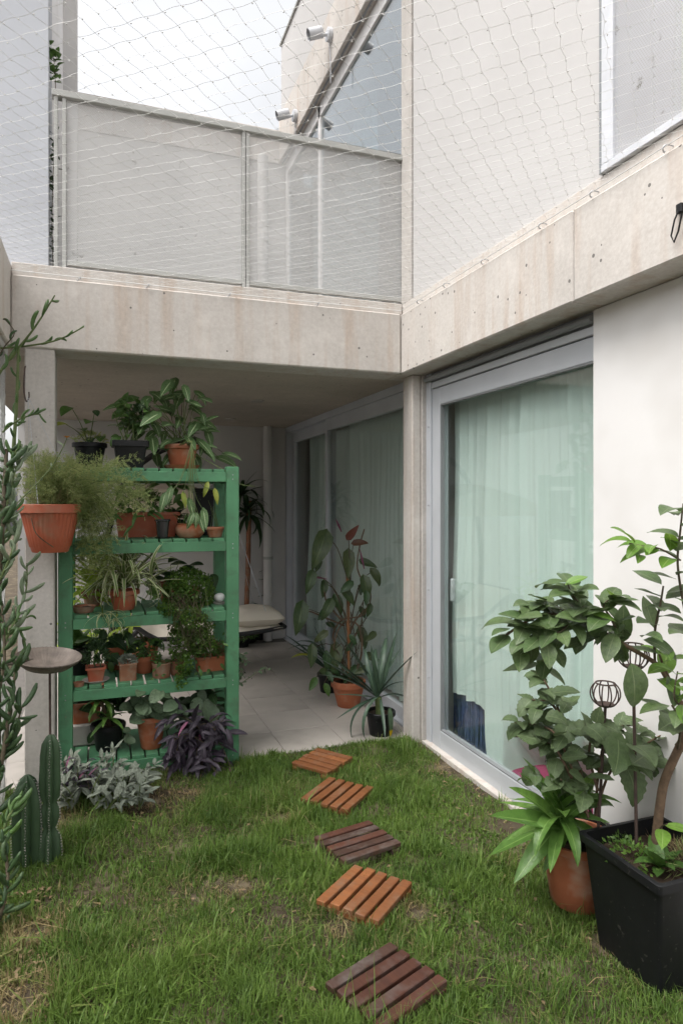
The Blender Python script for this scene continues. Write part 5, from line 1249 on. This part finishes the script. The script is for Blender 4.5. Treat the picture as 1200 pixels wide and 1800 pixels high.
m.grid(cush, 40, 12); m.grid(lambda u, v: (.15 + 1.40 * u, 6.1 + (v - .5) * .60, lz(u) - .015), 20, 2); m.build('mattress', M['cushion'], t, smooth=3)
pw = cushion('pillow', (1.34, 6.05, .50), .23, .28, .085, 'cushion', None, .5); pw.parent = t; pw.location = -W
m = MB(); m.tube(smooth_path([(.20, 6.45, .02), (.05, 6.5, .9), (.25, 6.45, 1.75), (.75, 6.3, 2.10), (.95, 6.1, 2.02)], 7), .028, 10); m.build('stand', M['frame_black'], t, smooth=2)
m = MB(); m.tube(smooth_path([(.30, 6.48, .30), (.55, 6.42, .52), (.78, 5.9, .30), (.95, 5.7, .02)], 6), .022, 8); m.build('stand_leg', M['frame_black'], t, smooth=2)
m = MB(); m.tube([(-.05, 6.5, .02), (1.3, 6.45, .02)], .022, 8); m.tube([(.2, 6.9, .02), (.2, 5.7, .02)], .022, 8); m.build('stand_base', M['frame_black'], t, smooth=2)
for (x, y) in ((.25, 5.8), (.25, 6.38), (1.45, 5.82), (1.45, 6.38)):
    m = MB(); m.tube([(x, y, lz((x - .12) / 1.46)), (.95, 6.1, 2.0)], .003, 4); m.build('suspension_cord', M['steel'], t)
m = MB()
m.grid(lambda u, v: (.02 + 1.05 * u, 5.55 + .9 * v, 1.50 + .22 * math.sin(PI * min(1, max(0, u))) ** .8 * (.6 + .4 * math.sin(PI * v))), 16, 12); 
m.grid(lambda u, v: (.02 + 1.05 * u, 5.548, 1.40 + .11 * v + .22 * math.sin(PI * u) ** .8 * .6 * v), 16, 2); m.build('canopy', M['canopy'], t, smooth=3)

# ================================================================== right: planters and trees
pl = Vector((1.788, 1.775, -0.01)); t = thing('citrus_tree', 'citrus tree in a big square black planter by the white wall', 'potted tree', pl); W = wl(t)
square_pot(t, pl, .176, .138, .385, 'black', rim=.010, rimh=.030, soil=False); soil_disc(t, pl + Vector((0, 0, .33)), (.165, .165), sq=True)
dT = 2.25
TR = [(1148, 1540, 2.28), (1152, 1480, 2.27), (1160, 1410, 2.25), (1168, 1370, 2.24), (1190, 1320, 2.22), (1215, 1270, 2.2)]
stem(t, [D(*q) for q in TR], .017, .013, 'bark', 10, name='trunk')
BR = [
 ([(1215, 1270, 2.2), (1190, 1225, 2.2), (1172, 1195, 2.2), (1150, 1165, 2.2), (1090, 1130, 2.18), (1045, 1103, 2.18), (1005, 1085, 2.17), (960, 1080, 2.17), (920, 1095, 2.17), (885, 1120, 2.18)], .009, .004, 30, .42, 'lemon'),
 ([(1045, 1103, 2.18), (1025, 1070, 2.15), (1005, 1045, 2.15), (995, 1020, 2.15)], .004, .002, 15, .1, 'lemon'),
 ([(1090, 1130, 2.18), (1075, 1090, 2.12), (1060, 1065, 2.1), (1075, 1050, 2.1)], .004, .002, 12, .15, 'lemon'),
 ([(1005, 1085, 2.17), (965, 1060, 2.2), (930, 1070, 2.2)], .004, .002, 12, .1, 'lemon'),
 ([(1005, 1085, 2.17), (985, 1110, 2.1), (955, 1115, 2.1), (925, 1125, 2.12)], .004, .002, 13, .1, 'lemon'),
 ([(1000, 1090, 2.2), (975, 1130, 2.2), (955, 1160, 2.2), (950, 1180, 2.2)], .004, .002, 8, .2, 'lemon'),
 ([(1150, 1165, 2.2), (1150, 1110, 2.18), (1160, 1060, 2.15), (1165, 1030, 2.15)], .005, .003, 9, .3, 'lemon'),
 ([(1215, 1130, 2.1), (1200, 1060, 2.1), (1190, 990, 2.1), (1195, 930, 2.1), (1200, 885, 2.1)], .005, .003, 16, .0, 'lemon'),
 ([(1195, 985, 2.1), (1160, 965, 2.08), (1130, 960, 2.08), (1105, 955, 2.08)], .003, .002, 8, .1, 'lemon_y'),
 ([(1190, 1225, 2.2), (1165, 1170, 2.2), (1158, 1150, 2.2)], .006, .003, 5, .3, 'lemon_y'),
 ([(1215, 1250, 2.15), (1185, 1230, 2.1), (1190, 1180, 2.1)], .004, .002, 7, .3, 'lemon_y'),
 ([(1190, 1320, 2.22), (1195, 1270, 2.12), (1180, 1240, 2.1)], .005, .003, 7, .3, 'lemon'),
 ([(1152, 1480, 2.27), (1160, 1455, 2.2), (1172, 1448, 2.15)], .003, .002, 2, .6, 'lemon_y'),
]
for pts, r0, r1, n, f0, kind in BR:
    P = stem(t, [D(*q) for q in pts], r0, r1, 'bark' if r0 > .005 else 'stem_brown', 6, name='branch'); leaves_along(t, P, LV[kind], n, .078, .128, f0, 1.0, spread=1.0, droop=-.05, toward=(-.45, -.6, 0), flat=.5)
put(t, LV['lemon'][0], D(1108, 1165, 2.1), (.1, -.1, -1), (-.2, -1, .1), .15, 1.1, W=W)
for (px, py) in ((1040, 1080), (992, 1028), (1075, 1052), (1150, 960), (1125, 975), (1160, 945), (1190, 1185), (1195, 1200)):
    put(t, random.choice(LV['lemon_y']), D(px, py, 2.1), (U(-1, 1), -.5, U(-.3, .6)), (0, -.6, 1), U(.06, .10), 1.0, W=W)
rosette(t, LV['mid'], pl + Vector((-.05, -.05, .35)), 12, .06, .12, .1, 1.1)
bush(t, pl + Vector((-.10, .03, .36)), (.07, .10, .05), 260, .020, .005, 'creep'); bush(t, pl + Vector((.06, -.08, .36)), (.09, .08, .05), 240, .05, .002, 'fern'); bush(t, pl + Vector((.05, -.02, .35)), (.10, .1, .03), 200, .05, .0015, 'dry')

# hibiscus with toothed leaves behind it
hb = Vector((1.80, 2.33, 0.0)); hb = G(1035, 1560); hb.x = min(hb.x, 1.82)
t = thing('hibiscus_shrub', 'toothed-leaf hibiscus shrub between the glass door and the white wall', 'shrub', (hb.x, hb.y, 0))
round_pot(t, Vector((hb.x, hb.y, -.01)), .105, .085, .26, 'black_gloss', n=30)
dh = (hb - O0).dot(FW)
HB = [
 ([(1040, 1440), (1020, 1360), (1000, 1300), (978, 1240), (955, 1195), (940, 1180)], 13, .25),
 ([(1035, 1440), (1000, 1340), (975, 1290), (945, 1275), (905, 1270)], 13, .35),
 ([(1010, 1380), (985, 1330), (970, 1310), (950, 1300)], 8, .3),
 ([(1045, 1440), (1050, 1370), (1060, 1310), (1080, 1280), (1110, 1275)], 12, .3),
 ([(1045, 1440), (1065, 1370), (1095, 1330), (1130, 1310), (1165, 1290)], 11, .35),
 ([(1050, 1390), (1035, 1330), (1040, 1290), (1050, 1270)], 9, .3),
 ([(1030, 1430), (1005, 1390), (985, 1370)], 8, .3),
 ([(985, 1260), (965, 1235), (925, 1230)], 6, .2),
 ([(1095, 1330), (1125, 1345), (1150, 1320)], 6, .2)]
for pts, n, f0 in HB:
    P = stem(t, [D(x, y, dh - .18 + U(-.1, .08)) for x, y in pts], .006, .003, 'bark', 6, name='branch'); leaves_along(t, P, LV['hib'], n, .065, .115, f0, 1.0, spread=1.05, droop=-.2, toward=(-.3, -.7, 0), flat=.65)
for (px, py) in ((1085, 1300), (1110, 1310), (1060, 1290), (1130, 1330), (1185, 1270), (1185, 1310), (1100, 1350)): put(t, random.choice(LV['hib']), D(px, py, dh - .35 + U(-.05, .05)), (U(-1, 1), -.6, U(-.6, .3)), (0, -.8, .9), U(.11, .16), 1.0)
# terracotta pot with lime-green dracaena
g = G(1022, 1612); t = thing('potted_dracaena', 'terracotta pot with arching sword leaves beside the black planter', 'potted plant', (g.x + .06, g.y + .10, -.005)); c = wl(t); W = wl(t)
round_pot(t, c, .135, .10, .255, 'terra', rim=.010, rimh=.03, n=40); dd = (c - O0).dot(FW); q0 = D(985, 1445, dd - .12)
stem(t, [c + Vector((0, 0, .2)), c.lerp(q0, .6) + Vector((0, 0, .1)), q0], .013, .010, 'bark', 8)
for (px, py) in ((868, 1488), (905, 1540), (930, 1565), (900, 1410), (945, 1375), (985, 1365), (1055, 1395), (1095, 1430), (1040, 1410), (1030, 1520), (945, 1500), (1015, 1500), (918, 1425), (965, 1385), (1040, 1440), (975, 1530)):
    q = D(px, py, dd - .12 + U(-.16, .14)); v_ = q - q0; L = v_.length * 1.12
    if L < .1: L *= 1.6
    put(t, random.choice(LV['drac'] if py > 1420 else LV['drac'][:2]), q0 + Vector((U(-.01, .01), U(-.01, .01), U(-.02, .03))), v_ + Vector((0, 0, .38 * L)), (-.1, -.5, 1), L, U(1.25, 1.6) if L < .2 else U(1.0, 1.25), W=W)
rosette(t, LV['drac'], q0, 24, .18, .26, -.45, 1.15, sx=1.15, z1=.05)
# ivy pot against the wall, and bare twigs
# wire globe stakes
def globe_stake(label, px, py, rpx, d, px_b, py_b):
    c = D(px, py, d); r = rpx * d / FPX; b = D(px_b, py_b, d); t = thing('garden_stake', label, 'garden stake', (b.x, b.y, b.z))
    m = MB(); m.tube([b, (c.x, c.y, c.z - r * .95)], .0055, 8); m.build('rod', M['rust'], t)
    for k in range(10):
        a = 2 * PI * k / 10
        pts = [c + Vector((math.cos(a) * r * math.sin(th), math.sin(a) * r * math.sin(th), -r * .95 * math.cos(th))) for th in np.linspace(.15, 2.45, 10)]
        m = MB(); m.tube(pts, .0026, 5); m.build('wire_rib', M['rust'], t, smooth=2)
    m = MB(); rt = r * math.sin(2.45); zt = -r * .95 * math.cos(2.45); m.tube([c + Vector((math.cos(a) * rt, math.sin(a) * rt, zt)) for a in np.linspace(0, 2 * PI, 25)], .003, 5); m.build('wire_ring', M['rust'], t, smooth=2)
    m = MB(); m.lathe(c, [(.001, -r * .97), (r * .35, -r * .90), (r * .62, -r * .72), (r * .60, -r * .70), (r * .3, -r * .82), (.001, -r * .86)], 20); m.build('cup', M['rust'], t, smooth=1)
globe_stake('rusty wire globe on a stake in front of the glass door edge', 1063, 1219, 25, 2.42, 1050, 1470)
globe_stake('rusty wire globe on a taller stake half hidden by citrus leaves', 1112, 1152, 26, 2.3, 1118, 1490)
# climbing leaves beside the terrace railing
t = thing('climbing_vine', 'thin leafy vine growing up between the upper left wall and the railing', 'vine', (X_at(95, 4.05), 4.05, 2.82))
P = stem(t, [PY(94, 470, 4.06), PY(92, 380, 4.05), PY(96, 250, 4.05), PY(98, 150, 4.06), PY(94, 90, 4.06)], .003, .002, 'stem_brown', 5); leaves_along(t, P, LV['dark'], 42, .035, .06, .0, .55); leaves_along(t, P, LV['mid'], 26, .045, .075, .78, 1.0, spread=1.4, jit=.03)

# ================================================================== grass
def in_board_pad(x, y): return in_board(x, y, .03)
def in_board(x, y, pad=-.004):
    m_ = np.zeros(len(x), bool)
    for (cx, cy, a, lu, lv) in BOARDS:
        u = (x - cx) * math.cos(a) + (y - cy) * math.sin(a); v = -(x - cx) * math.sin(a) + (y - cy) * math.cos(a)
        m_ |= (np.abs(u) < lu / 2 + pad) & (np.abs(v) < lv / 2 + pad)
    return m_
NB = 150000
x = RNG.uniform(-.60, 1.96, NB * 2); y = RNG.uniform(.9, 4.02, NB * 2)
keep_edge = y < 3.99 - .03 * vnoise(x, y, 9, 8) + .02
dens = .16 + 1.1 * vnoise(x, y, 3.2, 1) * vnoise(x, y, 11.0, 2) * 2.3
bare = np.zeros_like(x)
for (px, py, r_) in ((262, 1400, .16), (50, 1640, .13), (10, 1770, .18), (330, 1395, .12), (790, 1345, .16), (860, 1395, .14), (600, 1640, .08), (1060, 1660, .10), (240, 1420, .12), (500, 1440, .10), (905, 1450, .12), (730, 1600, .07), (420, 1560, .12), (110, 1440, .22)):
    g = G(px, py); q = (x - g.x) ** 2 + (y - g.y) ** 2; bare = np.maximum(bare, np.exp(-q / (r_ * r_ * .5)))
dens = dens * (1 - .85 * bare) * np.where(x > 1.90, .35, 1.0)
# strip along the paving grows a little thicker
k_ = (RNG.random(NB * 2) < dens) & keep_edge
ib = in_board(x, y); k_ &= (~ib) | (RNG.random(NB * 2) < .10)
k_ &= ~((np.abs(x - 1.788) < .13) & (np.abs(y - 1.775) < .13))
x, y, bare = x[k_][:NB], y[k_][:NB], bare[k_][:NB]; n = len(x)
z = np.array(lawn_z(x, y)) - .004
clump = vnoise(x, y, 4.5, 12); fine = vnoise(x, y, 16, 13)
hgt = (.020 + .060 * clump ** 1.3 * (0.4 + fine)) * RNG.uniform(.55, 1.5, n) * (1 - .4 * bare)
tall = RNG.random(n) < .035; hgt[tall] *= RNG.uniform(1.4, 2.2, tall.sum())
left = (x < -.05) & (y > 1.6); hgt[left] *= 1.25
nb = in_board_pad(x, y) & ~in_board(x, y); hgt[nb] = np.maximum(hgt[nb], RNG.uniform(.035, .075, nb.sum()))
inb = in_board(x, y); hgt[inb] = np.minimum(hgt[inb], .065)
wdt = RNG.uniform(.0010, .0020, n); broad = RNG.random(n) < .10; wdt[broad] *= 2.0; weed = vnoise(x, y, 7, 55) * vnoise(x, y, 2.1, 56) > .42; wd_ = weed & (RNG.random(n) < .35); wdt[wd_] *= 2.6; hgt[wd_] *= .8
az = RNG.uniform(0, 2 * PI, n) + 1.5 * vnoise(x, y, 5, 31); lean = RNG.uniform(.10, .95, n); flat = RNG.random(n) < .16; lean[flat] = RNG.uniform(1.3, 2.6, flat.sum())
dry = np.clip(.75 * bare + .75 * (vnoise(x, y, 2.9, 21) * .6 + vnoise(x, y, 8.0, 22) * .4 - .56) + RNG.normal(0, .19, n) + np.where(flat, .22, 0), 0, 1)
dx, dy = np.cos(az), np.sin(az); sx_, sy_ = -dy * wdt, dx * wdt
V = np.zeros((n, 5, 3), np.float32)
for i, (f, wf) in enumerate(((0, 1), (0, -1), (.55, .85), (.55, -.85), (1, 0))):
    b_ = hgt * f * f * lean * .9; up = hgt * f * np.maximum(.12, 1 - .35 * lean * f)
    V[:, i, 0] = x + dx * b_ + sx_ * wf; V[:, i, 1] = y + dy * b_ + sy_ * wf; V[:, i, 2] = z + up
idx = (np.arange(n) * 5)[:, None]
T = np.concatenate([idx + np.array([[0, 1, 3]]), idx + np.array([[0, 3, 2]]), idx + np.array([[2, 3, 4]])], 1).reshape(-1, 3).astype(np.int32)
me = bpy.data.meshes.new('grass'); me.vertices.add(n * 5); me.vertices.foreach_set('co', V.reshape(-1))
me.loops.add(len(T) * 3); me.loops.foreach_set('vertex_index', T.reshape(-1)); me.polygons.add(len(T)); me.polygons.foreach_set('loop_start', np.arange(0, len(T) * 3, 3, dtype=np.int32))
me.update(calc_edges=True)
at = me.attributes.new('dry', 'FLOAT', 'POINT'); at.data.foreach_set('value', np.repeat(dry, 5).astype(np.float32))
at = me.attributes.new('tone', 'FLOAT', 'POINT'); at.data.foreach_set('value', np.repeat(np.clip(.35 * vnoise(x, y, 3.5, 40) + .35 * vnoise(x, y, 14, 41) + .45 * RNG.random(n) - .05, 0, 1), 5).astype(np.float32))
me.polygons.foreach_set('use_smooth', [True] * len(T))
gm, gt, gp = newmat('grass_blades')
a1 = N(gt, 'ShaderNodeAttribute'); a1.attribute_name = 'dry'; a2 = N(gt, 'ShaderNodeAttribute'); a2.attribute_name = 'tone'
col = mix(gt, a2.outputs['Fac'], (0.042, 0.098, 0.018), (0.185, 0.285, 0.055))
col = mix(gt, ramp(gt, a1.outputs['Fac'], .28, .62), col, (0.33, 0.26, 0.13))
gt.links.new(col, gp.inputs['Base Color']); gp.inputs['Roughness'].default_value = .5; gp.inputs['Specular IOR Level'].default_value = .3
tr = N(gt, 'ShaderNodeBsdfTranslucent'); gt.links.new(col, tr.inputs[0]); mx = N(gt, 'ShaderNodeMixShader'); mx.inputs[0].default_value = .3
gt.links.new(gp.outputs[0], mx.inputs[1]); gt.links.new(tr.outputs[0], mx.inputs[2]); gt.links.new(mx.outputs[0], gt.nodes['Material Output'].inputs[0])
me.materials.append(gm); o = link('grass', me); tag(o, 'patchy green lawn with dry straw', 'grass', kind='stuff')
# fallen dry leaves
m = MB()
for k in range(900):
    r_ = random.random(); 
    if r_ < .25: g = G(U(0, 90), U(1560, 1795))
    elif r_ < .45: g = G(U(740, 960), U(1312, 1450)); 
    elif r_ < .6: g = G(U(180, 360), U(1375, 1440))
    else: g = G(U(60, 1050), U(1345, 1795))
    if g.x > 1.94 or g.y > 3.97: continue
    q = Vector((g.x, g.y, float(lawn_z(g.x, g.y)) + U(.004, .022))); l = U(.010, .034); a = U(0, 6.28); d = Vector((math.cos(a), math.sin(a), U(-.2, .3))) * l; s = Vector((-math.sin(a), math.cos(a), U(-.4, .4))) * l * U(.06, .24)
    m.add([q, q + d * .5 + s + Vector((0, 0, .003)), q + d, q + d * .5 - s], [(0, 1, 2, 3)])
o = m.build('fallen_leaves', LM['dry'], None, smooth=0); tag(o, 'dry straw and fallen leaves scattered over the lawn', 'dry leaves', kind='stuff')

def lush2(lab, pts, kind, lo, hi, d0, d1):
    t = [o for o in bpy.data.objects if o.get('label') == lab][0]; W = wl(t)
    for (x0, x1, y0, y1, n) in pts:
        for _ in range(n):
            e = D(U(x0, x1), U(y0, y1), U(d0, d1)); put(t, random.choice(LV[kind]), e, (U(-1, .6), U(-.8, .2), U(-.4, .25)), (U(-.3, .3), -.45, 1), U(lo, hi), U(.85, 1.1), W=W)
lush2('citrus tree in a big square black planter by the white wall', [(1060, 1130, 1095, 1140, 11), (940, 1070, 1030, 1160, 14), (900, 960, 1085, 1140, 8)], 'lemon', .08, .12, 2.08, 2.24)
lush2('toothed-leaf hibiscus shrub between the glass door and the white wall', [(930, 1010, 1200, 1300, 13), (985, 1060, 1270, 1400, 22), (1050, 1150, 1270, 1350, 10), (930, 1000, 1330, 1380, 6)], 'hib', .06, .11, dh - .32, dh - .08)
